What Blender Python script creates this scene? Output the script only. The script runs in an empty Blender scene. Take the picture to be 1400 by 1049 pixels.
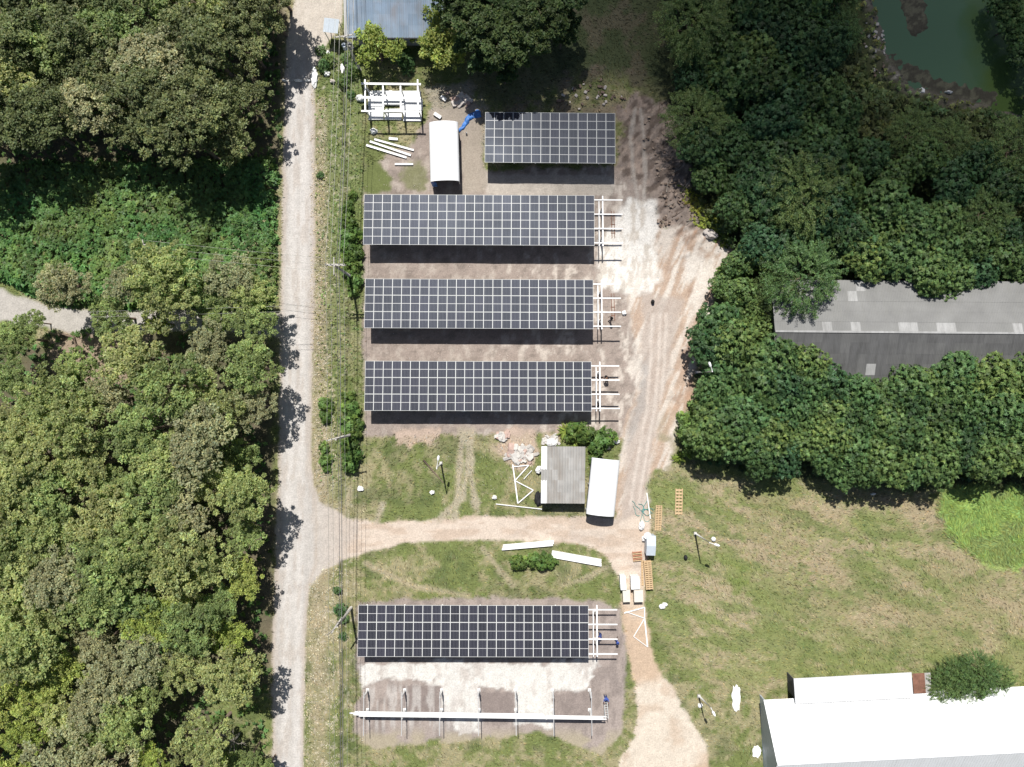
import bpy, bmesh, math, random
import numpy as np
from mathutils import Vector, Matrix, noise as mnoise

random.seed(7)
RNG = np.random.default_rng(7)
scene = bpy.context.scene
COL = scene.collection

# ------------------------------------------------------------------ camera
H = 92.6                       # drone height in metres
F = 1078.0                     # focal length in photo pixels
CX, CY = 700.0, 524.5
cam_data = bpy.data.cameras.new("camera")
cam_data.sensor_width = 36.0
cam_data.lens = 36.0 * F / 1400.0
cam_data.clip_start = 0.5
cam_data.clip_end = 6000.0
cam = bpy.data.objects.new("camera", cam_data)
cam.location = (0, 0, H)
cam.rotation_euler = (0, 0, 0)
COL.objects.link(cam)
scene.camera = cam

# ------------------------------------------------------------------ light
SUN_EL = math.radians(60.0)
SH = Vector((0.155, -1.0, 0)).normalized()          # direction shadows fall on the ground
sun_vec = Vector((-SH.x * math.cos(SUN_EL), -SH.y * math.cos(SUN_EL), math.sin(SUN_EL)))
world = bpy.data.worlds.new("World")
scene.world = world
world.use_nodes = True
wn = world.node_tree.nodes; wl = world.node_tree.links
wn.clear()
sky = wn.new("ShaderNodeTexSky"); sky.sky_type = 'NISHITA'; sky.sun_disc = False
sky.sun_elevation = SUN_EL
sky.sun_rotation = math.atan2(sun_vec.x, sun_vec.y)
sky.air_density = 1.0; sky.dust_density = 1.5; sky.ozone_density = 1.0
bg = wn.new("ShaderNodeBackground"); bg.inputs['Strength'].default_value = 0.055
wo = wn.new("ShaderNodeOutputWorld")
wl.new(sky.outputs[0], bg.inputs[0]); wl.new(bg.outputs[0], wo.inputs[0])
sun_d = bpy.data.lights.new("sun", 'SUN'); sun_d.energy = 4.9; sun_d.angle = math.radians(0.5)
sun_d.color = (1.0, 0.965, 0.91)
sun = bpy.data.objects.new("sun", sun_d); COL.objects.link(sun)
sun.location = sun_vec * 200
sun.rotation_euler = sun_vec.to_track_quat('Z', 'Y').to_euler()
scene.view_settings.view_transform = 'Standard'
scene.view_settings.look = 'None'
scene.view_settings.exposure = 0.32
scene.view_settings.gamma = 1.0
scene.view_settings.use_curve_mapping = False

# ------------------------------------------------------------------ helpers
def P(px, py, h=0.0):
    """ground plan position of something seen at photo pixel px,py and standing h metres up"""
    return ((px - CX) / F * (H - h), -(py - CY) / F * (H - h))
def P3(px, py, h=0.0):
    x, y = P(px, py, h); return Vector((x, y, h))
def PX(x, y, h=0.0):
    return (CX + x * F / (H - h), CY - y * F / (H - h))
PM = H / F                      # metres per photo pixel on the ground

def tag(o, label=None, cat=None, group=None, kind=None):
    if label: o['label'] = label
    if cat: o['category'] = cat
    if group: o['group'] = group
    if kind: o['kind'] = kind
    return o

def empty(name, loc, rz=0.0, label=None, cat=None, group=None):
    o = bpy.data.objects.new(name, None)
    o.empty_display_size = 0.3
    o.location = loc; o.rotation_euler = (0, 0, rz)
    COL.objects.link(o)
    tag(o, label, cat, group)
    return o

def link(name, mesh, parent=None, loc=None, rot=None):
    o = bpy.data.objects.new(name, mesh)
    COL.objects.link(o)
    if parent: o.parent = parent
    if loc is not None: o.location = loc
    if rot is not None: o.rotation_euler = rot
    return o

def copy_tree(o, parent=None):
    c = o.copy(); COL.objects.link(c)
    if parent: c.parent = parent
    for ch in CHILD.get(o.name, []) or [k for k in o.children]:
        copy_tree(ch, c)
    return c
CHILD = {}

class MB:
    """collects shapes for one mesh"""
    def __init__(s): s.v = []; s.f = []; s.m = []; s.sm = []
    def add(s, vs, fs, m=0, smooth=False):
        b = len(s.v); s.v += [tuple(v) for v in vs]
        for f in fs:
            s.f.append(tuple(b + i for i in f)); s.m.append(m); s.sm.append(smooth)
    def box(s, c, size, rz=0.0, m=0, mat=None):
        hx, hy, hz = size[0] / 2, size[1] / 2, size[2] / 2
        R = mat if mat is not None else Matrix.Rotation(rz, 3, 'Z')
        vs = [Vector(c) + R @ Vector((x * hx, y * hy, z * hz)) for x, y, z in
              ((-1,-1,-1),(1,-1,-1),(1,1,-1),(-1,1,-1),(-1,-1,1),(1,-1,1),(1,1,1),(-1,1,1))]
        s.add(vs, ((3,2,1,0),(4,5,6,7),(0,1,5,4),(1,2,6,5),(2,3,7,6),(3,0,4,7)), m)
    def beam(s, a, b, w, h, m=0):
        a = Vector(a); b = Vector(b); d = b - a; L = d.length
        z = d.normalized()
        up = Vector((0, 0, 1)) if abs(z.z) < 0.95 else Vector((0, 1, 0))
        x = z.cross(up).normalized(); y = x.cross(z).normalized()
        R = Matrix((x, z, y)).transposed()
        s.box((a + b) / 2, (w, L, h), m=m, mat=R)
    def tube(s, pts, rad, n=6, m=0, cap=True, smooth=True):
        pts = [Vector(p) for p in pts]
        if not hasattr(rad, '__len__'): rad = [rad] * len(pts)
        vs = []; fs = []
        for i, p in enumerate(pts):
            d = (pts[min(i + 1, len(pts) - 1)] - pts[max(i - 1, 0)]).normalized()
            up = Vector((0, 0, 1)) if abs(d.z) < 0.9 else Vector((1, 0, 0))
            x = d.cross(up).normalized(); y = d.cross(x).normalized()
            for k in range(n):
                a = 2 * math.pi * k / n
                vs.append(p + (x * math.cos(a) + y * math.sin(a)) * rad[i])
        for i in range(len(pts) - 1):
            for k in range(n):
                fs.append((i*n+k, i*n+(k+1)%n, (i+1)*n+(k+1)%n, (i+1)*n+k))
        if cap:
            fs.append(tuple(range(n))); fs.append(tuple((len(pts)-1)*n + k for k in reversed(range(n))))
        s.add(vs, fs, m, smooth)
    def mesh(s, name, mats):
        me = bpy.data.meshes.new(name)
        me.from_pydata(s.v, [], s.f); me.update()
        for mt in (mats if isinstance(mats, (list, tuple)) else [mats]): me.materials.append(mt)
        me.polygons.foreach_set('material_index', s.m)
        me.polygons.foreach_set('use_smooth', s.sm)
        return me
    def build(s, name, mats, parent=None, loc=None):
        off = Vector((0, 0, 0))
        if parent is not None and s.world:
            R = Matrix.Rotation(-parent.rotation_euler.z, 3, 'Z')
            s.v = [tuple(R @ (Vector(v) - parent.location)) for v in s.v]
        elif loc is not None and s.world:
            s.v = [tuple(Vector(v) - Vector(loc)) for v in s.v]
        return link(name, s.mesh(name, mats), parent, loc)
    world = True            # shapes given in world coordinates

# ------------------------------------------------------------------ noise
_lat = {}
def vnoise(x, y, seed=0):
    if seed not in _lat: _lat[seed] = np.random.default_rng(1000 + seed).random((257, 257))
    L = _lat[seed]
    xi = np.floor(x).astype(int); yi = np.floor(y).astype(int)
    fx = x - xi; fy = y - yi
    fx = fx * fx * (3 - 2 * fx); fy = fy * fy * (3 - 2 * fy)
    x0 = xi % 256; y0 = yi % 256; x1 = (x0 + 1) % 256; y1 = (y0 + 1) % 256
    return (L[x0, y0] * (1-fx) * (1-fy) + L[x1, y0] * fx * (1-fy) + L[x0, y1] * (1-fx) * fy + L[x1, y1] * fx * fy)
def fbm(x, y, scale, octv=4, seed=0, gain=0.55):
    x = np.asarray(x, float) / scale; y = np.asarray(y, float) / scale
    t = 0; a = 1; n = 0
    for o in range(octv):
        t = t + a * vnoise(x + 37.1 * o, y + 91.7 * o, seed + o); n += a
        x = x * 2.03; y = y * 2.03; a *= gain
    return t / n
def sstep(a, b, x):
    t = np.clip((x - a) / (b - a), 0, 1); return t * t * (3 - 2 * t)
def sdf(poly, X, Y):
    """signed distance to a polygon, positive inside"""
    p = np.array(poly, float); n = len(p)
    d = np.full(X.shape, 1e18); ins = np.zeros(X.shape, bool)
    for i in range(n):
        ax, ay = p[i]; bx, by = p[(i + 1) % n]
        ex, ey = bx - ax, by - ay
        t = np.clip(((X - ax) * ex + (Y - ay) * ey) / (ex * ex + ey * ey + 1e-9), 0, 1)
        d = np.minimum(d, (X - ax - t * ex) ** 2 + (Y - ay - t * ey) ** 2)
        c = ((ay > Y) != (by > Y)) & (X < (bx - ax) * (Y - ay) / (by - ay + 1e-12) + ax)
        ins ^= c
    d = np.sqrt(d)
    return np.where(ins, d, -d)
def ldist(pts, X, Y):
    d = np.full(X.shape, 1e18)
    for (ax, ay), (bx, by) in zip(pts[:-1], pts[1:]):
        ex, ey = bx - ax, by - ay
        t = np.clip(((X - ax) * ex + (Y - ay) * ey) / (ex * ex + ey * ey + 1e-9), 0, 1)
        d = np.minimum(d, (X - ax - t * ex) ** 2 + (Y - ay - t * ey) ** 2)
    return np.sqrt(d)
def inside(poly, x, y):
    return float(sdf(poly, np.array([float(x)]), np.array([float(y)]))[0])

# ------------------------------------------------------------------ materials
MATS = {}
def mat(name, color, rough=0.7, metal=0.0, spec=0.3, noise_amt=0.0, noise_scale=3.0, bump=0.0, stain=None, stain_amt=0.0, stain_scale=0.6, streak=None):
    if name in MATS: return MATS[name]
    m = bpy.data.materials.new(name); m.use_nodes = True; MATS[name] = m
    nt = m.node_tree; N = nt.nodes; L = nt.links
    b = N['Principled BSDF']
    b.inputs['Roughness'].default_value = rough
    b.inputs['Metallic'].default_value = metal
    b.inputs['Specular IOR Level'].default_value = spec
    b.inputs['Base Color'].default_value = (*color, 1)
    geo = N.new('ShaderNodeNewGeometry')
    last = None
    if noise_amt > 0:
        n = N.new('ShaderNodeTexNoise'); n.inputs['Scale'].default_value = noise_scale; n.inputs['Detail'].default_value = 6
        L.new(geo.outputs['Position'], n.inputs['Vector'])
        r = N.new('ShaderNodeMapRange'); r.inputs['From Min'].default_value = 0.3; r.inputs['From Max'].default_value = 0.7
        r.inputs['To Min'].default_value = 1 - noise_amt; r.inputs['To Max'].default_value = 1 + noise_amt
        L.new(n.outputs[0], r.inputs[0])
        mx = N.new('ShaderNodeMix'); mx.data_type = 'RGBA'; mx.blend_type = 'MULTIPLY'; mx.inputs[0].default_value = 1
        mx.inputs[6].default_value = (*color, 1); L.new(r.outputs[0], mx.inputs[7]); last = mx.outputs[2]
        if bump > 0:
            bp = N.new('ShaderNodeBump'); bp.inputs['Strength'].default_value = bump; bp.inputs['Distance'].default_value = 0.05
            L.new(n.outputs[0], bp.inputs['Height']); L.new(bp.outputs[0], b.inputs['Normal'])
    if stain is not None:
        mp = N.new('ShaderNodeMapping'); L.new(geo.outputs['Position'], mp.inputs[0])
        if streak: mp.inputs['Scale'].default_value = streak
        n2 = N.new('ShaderNodeTexNoise'); n2.inputs['Scale'].default_value = stain_scale; n2.inputs['Detail'].default_value = 8
        n2.inputs['Roughness'].default_value = 0.65
        L.new(mp.outputs[0], n2.inputs['Vector'])
        r2 = N.new('ShaderNodeMapRange'); r2.inputs['From Min'].default_value = 0.45; r2.inputs['From Max'].default_value = 0.68
        r2.inputs['To Max'].default_value = stain_amt
        L.new(n2.outputs[0], r2.inputs[0])
        m2 = N.new('ShaderNodeMix'); m2.data_type = 'RGBA'
        L.new(r2.outputs[0], m2.inputs[0])
        if last: L.new(last, m2.inputs[6])
        else: m2.inputs[6].default_value = (*color, 1)
        m2.inputs[7].default_value = (*stain, 1); last = m2.outputs[2]
    if last: L.new(last, b.inputs['Base Color'])
    return m

def leaf_mat(name, hue_lo, hue_hi, transl=0.35, rough=0.5):
    """foliage: vertex colour gives each leaf's own tone, the object's random number shifts between two hues"""
    m = bpy.data.materials.new(name); m.use_nodes = True; MATS[name] = m
    nt = m.node_tree; N = nt.nodes; L = nt.links
    for n in list(N): N.remove(n)
    out = N.new('ShaderNodeOutputMaterial')
    at = N.new('ShaderNodeAttribute'); at.attribute_name = 'tone'
    oi = N.new('ShaderNodeObjectInfo')
    mx = N.new('ShaderNodeMix'); mx.data_type = 'RGBA'
    mx.inputs[6].default_value = (*hue_lo, 1); mx.inputs[7].default_value = (*hue_hi, 1)
    L.new(oi.outputs['Random'], mx.inputs[0])
    ml = N.new('ShaderNodeMix'); ml.data_type = 'RGBA'; ml.blend_type = 'MULTIPLY'; ml.inputs[0].default_value = 1
    L.new(mx.outputs[2], ml.inputs[6]); L.new(at.outputs['Color'], ml.inputs[7])
    b = N.new('ShaderNodeBsdfPrincipled'); b.inputs['Roughness'].default_value = rough; b.inputs['Specular IOR Level'].default_value = 0.25
    t = N.new('ShaderNodeBsdfTranslucent')
    L.new(ml.outputs[2], b.inputs['Base Color'])
    g = N.new('ShaderNodeMix'); g.data_type = 'RGBA'; g.blend_type = 'MULTIPLY'; g.inputs[0].default_value = 1
    g.inputs[7].default_value = (1.1, 1.35, 0.5, 1); L.new(ml.outputs[2], g.inputs[6]); L.new(g.outputs[2], t.inputs['Color'])
    s = N.new('ShaderNodeMixShader'); s.inputs[0].default_value = transl
    L.new(b.outputs[0], s.inputs[1]); L.new(t.outputs[0], s.inputs[2]); L.new(s.outputs[0], out.inputs[0])
    return m

M_white = mat('white_paint', (0.8, 0.8, 0.79), 0.45, spec=0.4, noise_amt=0.03, noise_scale=2)
M_whiteroof = mat('white_roof_sheet', (0.74, 0.75, 0.76), 0.4, noise_amt=0.02, noise_scale=1.5, stain=(0.55,0.55,0.54), stain_amt=0.25, stain_scale=0.5, streak=(1.5,0.3,1))
M_steel = mat('galvanised_steel', (0.72, 0.72, 0.71), 0.5, 0.15, noise_amt=0.05)
M_dark = mat('dark_wall', (0.10, 0.10, 0.11), 0.8, noise_amt=0.1)
M_wall = mat('pale_wall', (0.42, 0.42, 0.41), 0.8, noise_amt=0.08)
M_concrete = mat('concrete', (0.42, 0.40, 0.37), 0.85, noise_amt=0.12, noise_scale=2, bump=0.3)
M_slab = mat('whitewashed_slab', (0.5, 0.48, 0.45), 0.85, noise_amt=0.1, noise_scale=1.5, stain=(0.35,0.3,0.26), stain_amt=0.5, stain_scale=0.7)
M_wood = mat('raw_timber', (0.50, 0.36, 0.21), 0.75, noise_amt=0.15, noise_scale=6)
M_bark = mat('bark', (0.16, 0.12, 0.09), 0.9, noise_amt=0.25, noise_scale=4, bump=0.5)
M_palebark = mat('pale_bark', (0.34, 0.31, 0.27), 0.9, noise_amt=0.2, noise_scale=4)
M_alu = mat('aluminium_frame', (0.55, 0.56, 0.55), 0.65, 0.0, noise_amt=0.03)
M_backsheet = mat('white_backsheet', (0.5, 0.5, 0.5), 0.4)
M_blue = mat('blue_tarp', (0.06, 0.20, 0.55), 0.45, noise_amt=0.25, noise_scale=1.5)
M_wire = mat('dark_cable', (0.10, 0.10, 0.105), 0.5)
M_wirelight = mat('bare_cable', (0.38, 0.38, 0.34), 0.4, 0.5)
M_porcelain = mat('insulator', (0.6, 0.58, 0.55), 0.3)
M_rock = mat('pale_rock', (0.55, 0.50, 0.46), 0.9, noise_amt=0.2, noise_scale=3, bump=0.4)
M_clod = mat('earth_clod', (0.19, 0.14, 0.11), 0.95, noise_amt=0.25, noise_scale=3, bump=0.5)
M_pinkslab = mat('pinkish_broken_tile', (0.43, 0.315, 0.27), 0.85, noise_amt=0.2, noise_scale=3)
M_rust = mat('rusty_sheet', (0.19, 0.095, 0.065), 0.8, noise_amt=0.3, noise_scale=2)
M_teal = mat('teal_net', (0.04, 0.30, 0.28), 0.6)
M_plastic = mat('white_plastic', (0.78, 0.78, 0.77), 0.5, noise_amt=0.06, noise_scale=4)
M_cream = mat('cream_wrap', (0.62, 0.58, 0.50), 0.6, noise_amt=0.06, noise_scale=4)
M_bluegrey = mat('blue_grey_sheet', (0.45, 0.50, 0.55), 0.5, noise_amt=0.05)
M_skin = mat('skin', (0.35, 0.20, 0.13), 0.6)
M_denim = mat('navy_cloth', (0.03, 0.05, 0.16), 0.8)
M_blueshirt = mat('blue_cloth', (0.05, 0.09, 0.33), 0.8)
M_black = mat('black_cloth', (0.02, 0.02, 0.022), 0.8)
M_hat = mat('straw', (0.5, 0.42, 0.26), 0.8)

# ------------------------------------------------------------------ ground painting
step = 0.2
gx = np.arange(-67.0, 67.0 + 1e-6, step); gy = np.arange(-50.6, 50.6 + 1e-6, step)
GX, GY = np.meshgrid(gx, gy)                     # world
U = CX + GX / PM; V = CY - GY / PM               # photo pixels on the ground plane
def mixc(c, new, m):
    new = np.array(new, float); m = m[..., None]
    if new.ndim == 1: new = new[None, None, :]
    return c * (1 - m) + new * m
n1 = fbm(U, V, 90, 5, 1); n2 = fbm(U, V, 22, 4, 11); n3 = fbm(U, V, 7, 3, 21)
ca, sa = math.cos(math.radians(18)), math.sin(math.radians(18))
UA = (U * ca + V * sa) / 3.0; VA = (-U * sa + V * ca)
na = fbm(UA, VA, 14, 4, 31); nb = fbm(UA * 1.3, VA, 40, 4, 41)
wob = (n2 - 0.5) * 2; wob3 = (n3 - 0.5) * 2
edge = wob * 14 + wob3 * 7
def pm(poly, soft=3.0, amp=1.0, off=0.0):
    return sstep(-soft, soft, sdf(poly, U, V) + edge * amp + off)
G_green = np.array((0.150, 0.180, 0.055)); G_dark = np.array((0.085, 0.115, 0.038)); G_tan = np.array((0.31, 0.27, 0.155)); G_lime = np.array((0.15, 0.20, 0.045))
col = np.ones(U.shape + (3,)) * G_green
col = mixc(col, G_tan, sstep(0.42, 0.58, 0.4 * n1 + 0.3 * n2 + 0.3 * n3) * 0.85)
col = mixc(col, G_dark, sstep(0.55, 0.72, fbm(U, V, 34, 4, 51)) * 0.6)
# right-hand meadow: swathes of dried and green grass
field = pm([(885,640),(1000,655),(1400,690),(1480,700),(1480,1000),(1270,930),(1080,930),(1040,960),(960,930),(905,880),(885,760)], 12, 1)
fc = np.ones(U.shape + (3,)) * np.array((0.175, 0.205, 0.066))
ff = fbm(UA * 1.6, VA, 5.5, 4, 35); fg = fbm(U, V, 4, 3, 36)
fc = mixc(fc, (0.345, 0.28, 0.175), sstep(0.43, 0.57, 0.36 * nb + 0.3 * na + 0.2 * ff + 0.14 * fg) * 0.95)
fc = mixc(fc, (0.31, 0.25, 0.15), sstep(0.40, 0.60, fbm(UA, VA, 30, 4, 441)) * sdf([(1010,650),(1480,640),(1480,900),(1290,880),(1120,860),(1020,760)], U, V).clip(-20, 20).__add__(20).__truediv__(40) * 0.6)
fc = mixc(fc, (0.130, 0.170, 0.050), sstep(0.50, 0.66, 0.6 * fbm(UA * 1.1, VA, 20, 4, 61) + 0.4 * ff) * 0.8)
fc = mixc(fc, (0.22, 0.25, 0.08), sstep(0.54, 0.68, 0.5 * fg + 0.5 * fbm(U, V, 18, 4, 65)) * 0.6)
fc = mixc(fc, (0.30, 0.27, 0.13), sstep(780, 960, V + (U - 1100) * 0.15) * 0.35 * sstep(0.4, 0.6, n2))
col = mixc(col, fc, field)
# bright fresh grass patch
patch = pm([(1290,665),(1330,655),(1480,640),(1480,790),(1400,780),(1340,768),(1300,740),(1285,710)], 7, 1.2)
col = mixc(col, (0.28, 0.41, 0.095), patch)
col = mixc(col, (0.24, 0.28, 0.10), patch * sstep(0.5, 0.64, n2) * 0.6)
lime = pm([(990,765),(1035,760),(1040,790),(1010,805),(985,790)], 6, 1) * 0.6
col = mixc(col, G_lime, lime)
lime2 = pm([(940,270),(965,290),(1000,325),(990,335),(945,300)], 4, 0.6)
col = mixc(col, (0.17, 0.22, 0.05), lime2)
# floor of the wood on the left
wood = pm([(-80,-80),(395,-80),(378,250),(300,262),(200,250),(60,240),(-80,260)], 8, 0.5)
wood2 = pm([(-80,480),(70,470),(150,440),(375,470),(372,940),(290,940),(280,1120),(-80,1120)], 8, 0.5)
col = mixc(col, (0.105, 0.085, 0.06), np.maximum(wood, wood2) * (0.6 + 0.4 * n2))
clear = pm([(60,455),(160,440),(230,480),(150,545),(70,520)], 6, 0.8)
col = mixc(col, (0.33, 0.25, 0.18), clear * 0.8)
# strip between the main road and the arrays, verges
strip = pm([(440,60),(496,60),(497,330),(494,600),(478,690),(450,670),(442,400)], 5, 0.8)
col = mixc(col, (0.125, 0.165, 0.052), strip * (0.75 - 0.35 * sstep(330, 480, V)) * sstep(0.2, 0.6, n2 + 0.2))
verge = sstep(16, 0, np.abs(U - 436) - 4 + wob * 6) * sstep(120, 180, V)
col = mixc(col, (0.36, 0.29, 0.20), verge * 0.5)
spk = sstep(0.66, 0.72, fbm(U, V, 3.0, 2, 71)) * sstep(60, 0, np.abs(U - 440) - 14)
col = mixc(col, (0.55, 0.48, 0.38), spk * 0.5)
# dark scrub ground at the upper right
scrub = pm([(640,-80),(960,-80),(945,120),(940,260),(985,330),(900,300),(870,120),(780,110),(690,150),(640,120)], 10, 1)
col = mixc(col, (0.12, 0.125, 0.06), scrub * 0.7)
col = mixc(col, (0.055, 0.075, 0.034), pm([(720,-80),(960,-80),(940,130),(860,105),(760,100)], 14, 1.5) * 0.85)  # cloud shade painted into the ground colour, over its own dark green
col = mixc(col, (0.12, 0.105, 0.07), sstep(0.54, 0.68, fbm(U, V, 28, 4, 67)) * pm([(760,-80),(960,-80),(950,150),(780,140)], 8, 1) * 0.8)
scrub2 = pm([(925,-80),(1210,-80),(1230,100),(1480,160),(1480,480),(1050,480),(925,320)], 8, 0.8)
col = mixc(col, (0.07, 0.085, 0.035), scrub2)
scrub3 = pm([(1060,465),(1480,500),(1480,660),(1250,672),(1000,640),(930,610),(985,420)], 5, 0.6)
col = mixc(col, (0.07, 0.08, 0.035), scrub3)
# worked yard round the arrays
yard_poly = [(498,225),(560,200),(590,150),(650,140),(665,232),(845,228),(880,250),(900,300),(905,420),(880,520),(860,600),(790,592),(500,596),(496,460)]
yard = pm(yard_poly, 3, 0.45)
yc = np.ones(U.shape + (3,)) * np.array((0.315, 0.258, 0.222))
yc = mixc(yc, (0.27, 0.22, 0.19), sstep(0.40, 0.62, fbm(U / 2.2, V, 9, 4, 81)) * sstep(760, 520, U) * 0.9)
yc = mixc(yc, (0.60, 0.53, 0.46), sstep(0.50, 0.68, fbm(U, V / 2, 8, 4, 91)) * (0.35 + 0.5 * sstep(600, 800, U)))
yc = mixc(yc, (0.20, 0.165, 0.14), sstep(0.56, 0.68, fbm(U / 1.5, V, 6, 4, 95)) * 0.6)
col = mixc(col, yc, yard)
slab1 = pm([(665,238),(838,240),(838,268),(665,266)], 1.5, 0.1)
col = mixc(col, (0.50, 0.45, 0.39), slab1 * 0.8)
grassy = pm([(497,190),(540,190),(520,215),(535,262),(497,262)], 4, 0.7)
col = mixc(col, (0.13, 0.155, 0.05), grassy)
grassy = pm([(555,225),(578,215),(585,262),(550,262)], 4, 0.7)
col = mixc(col, (0.16, 0.17, 0.07), grassy * 0.8)
yn = pm([(585,120),(640,112),(665,150),(663,262),(632,262),(628,170),(590,160)], 4, 0.8)
col = mixc(col, (0.36, 0.31, 0.25), yn * 0.8)
# churned dark earth
churn = pm([(845,150),(870,125),(905,140),(935,190),(950,270),(960,300),(985,325),(930,345),(905,300),(880,255),(845,235)], 4, 1.1)
cc = np.ones(U.shape + (3,)) * np.array((0.28, 0.225, 0.19))
cc = mixc(cc, (0.15, 0.115, 0.095), sstep(0.45, 0.62, fbm(U + V, (V - U) / 2.5, 8, 4, 101)))
cc = mixc(cc, (0.36, 0.28, 0.23), sstep(0.55, 0.72, fbm(U, V, 9, 4, 111)))
col = mixc(col, cc, churn)
churn2 = pm([(780,100),(860,95),(870,150),(845,152),(700,150),(760,120)], 5, 1.3)
col = mixc(col, (0.20, 0.15, 0.12), churn2 * 0.6 * sstep(0.35, 0.6, n2))
tr = sstep(4, 1, np.minimum(ldist([(868,150),(862,190),(866,240),(872,270)], U, V), ldist([(876,150),(880,190),(882,240),(880,270)], U, V)) + wob * 2)
col = mixc(col, (0.48, 0.43, 0.38), tr * 0.7)
# tan scraped earth on the right of the yard and the track down to the junction
tan_poly = [(900,310),(945,315),(1000,330),(1003,345),(985,375),(975,425),(955,470),(945,545),(925,590),(918,640),(885,650),(880,700),(840,712),(835,690),(850,610),(860,560),(880,500),(860,430),(860,330)]
tanm = pm(tan_poly, 3, 0.5)
tc = np.ones(U.shape + (3,)) * np.array((0.46, 0.34, 0.255))
tc = mixc(tc, (0.42, 0.27, 0.185), sstep(40, 0, sdf(tan_poly, U, V)) * sstep(900, 930, U) * sstep(0.3, 0.6, n2))
fan = fbm((U - 900) * 0.3 + (V - 560) * 0.12, (V - 560) * 0.05 + U * 0.02, 2.2, 4, 121)
tc = mixc(tc, (0.60, 0.53, 0.46), sstep(0.4, 0.6, fan))
tc = mixc(tc, (0.33, 0.23, 0.17), sstep(0.55, 0.75, fbm(U, V, 16, 4, 131)) * sstep(890, 940, U))
tc = mixc(tc, (0.30, 0.26, 0.17), sstep(555, 600, V) * sstep(885, 905, U) * sstep(0.35, 0.6, n2) * 0.9)
col = mixc(col, tc, tanm)
chalk = pm([(818,330),(850,285),(862,272),(895,275),(898,330),(902,380),(890,400),(862,402),(818,392)], 4, 0.55)
chalk = np.maximum(chalk, pm([(945,350),(985,345),(960,375),(935,385)], 8, 1.0) * 0.75)
wc = np.ones(U.shape + (3,)) * np.array((0.74, 0.71, 0.66))
wc = mixc(wc, (0.52, 0.46, 0.39), sstep(0.50, 0.66, fbm(U * 1.6, V / 1.8, 9, 4, 141)) * 0.8)
col = mixc(col, wc, chalk)
fanw = pm([(862,380),(905,350),(985,345),(975,380),(940,440),(905,520),(868,520)], 10, 1.4) * 0.85
col = mixc(col, (0.66, 0.60, 0.53), fanw * sstep(0.35, 0.6, fan))
# side road, track, lower forecourt
side_poly = [(428,660),(436,685),(452,694),(470,708),(520,715),(600,709),(632,707),(700,706),(745,706),(800,706),(840,708),(885,690),(890,730),(884,800),(848,800),(838,775),(825,755),(800,746),(740,741),(655,738),(560,742),(505,753),(470,768),(445,778),(425,802),(415,760)]
side = pm(side_poly, 2.2, 0.28)
sc_ = np.ones(U.shape + (3,)) * np.array((0.52, 0.41, 0.32))
sc_ = mixc(sc_, (0.60, 0.50, 0.41), sstep(0.42, 0.62, fbm(U / 4, V, 8, 4, 151)))
sc_ = mixc(sc_, (0.46, 0.40, 0.35), sstep(0.5, 0.68, n1) * 0.7)
sc_ = mixc(sc_, (0.48, 0.44, 0.40), sstep(480, 430, U) * 0.9)
col = mixc(col, sc_, side)
track_poly = [(878,400),(935,410),(912,520),(900,580),(888,640),(884,700),(850,712),(848,690),(856,620),(864,560),(880,510)]
track = pm(track_poly, 5, 0.5)
kc = np.ones(U.shape + (3,)) * np.array((0.44, 0.37, 0.32))
gry = pm([(862,505),(885,490),(885,560),(862,600),(846,620),(855,560)], 5, 0.5)
kc = mixc(kc, (0.36, 0.34, 0.32), gry * 0.8)
for off in (0, 11, 19):
    rut = sstep(3.2, 0.8, ldist([(892 + off, 430), (889 + off, 500), (884 + off, 560), (873 + off, 620), (862 + off, 690)], U, V) + wob3)
    kc = mixc(kc, (0.60, 0.53, 0.47), rut * 0.75)
col = mixc(col, kc, track * 0.85)
lower_poly = [(848,795),(884,795),(882,830),(890,868),(896,905),(918,940),(945,985),(966,1020),(970,1120),(835,1120),(848,1040),(866,1005),(872,975),(866,930),(856,890),(848,850)]
lower = pm(lower_poly, 2.5, 0.35)
lc = np.ones(U.shape + (3,)) * np.array((0.52, 0.385, 0.27))
lc = mixc(lc, (0.62, 0.54, 0.44), sstep(0.4, 0.65, n1 + sstep(20, -20, 905 + (V - 920) * 0.6 - U) * 0.1))
lc = mixc(lc, (0.48, 0.36, 0.26), sstep(0.5, 0.7, n2) * 0.6)
col = mixc(col, lc, lower)
# field tracks and bare spots in the small lawn
lawn_ruts = np.minimum(np.minimum(ldist([(640,585),(640,645),(630,680),(600,712)], U, V), ldist([(632,585),(628,650),(622,710)], U, V)),
                       np.minimum(ldist([(645,585),(643,650),(652,700)], U, V), ldist([(515,712),(522,690)], U, V)))
col = mixc(col, (0.42, 0.36, 0.27), sstep(7, 1, lawn_ruts + wob * 4 + wob3 * 3) * 0.8 * sstep(580, 590, V))
for poly in ([(540,590),(600,588),(600,600),(560,608),(545,602)], [(690,585),(735,585),(730,640),(700,640),(680,610)], [(740,590),(770,590),(765,606),(742,604)]):
    col = mixc(col, (0.50, 0.38, 0.30), pm(poly, 4, 0.8) * 0.8)
for pl in ([(660,750),(700,800)], [(500,770),(560,800),(640,815)], [(770,800),(800,790),(830,775)], [(480,660),(470,705)]):
    col = mixc(col, (0.40, 0.33, 0.23), sstep(6, 1, ldist(pl, U, V) + wob * 5) * 0.6)
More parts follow.
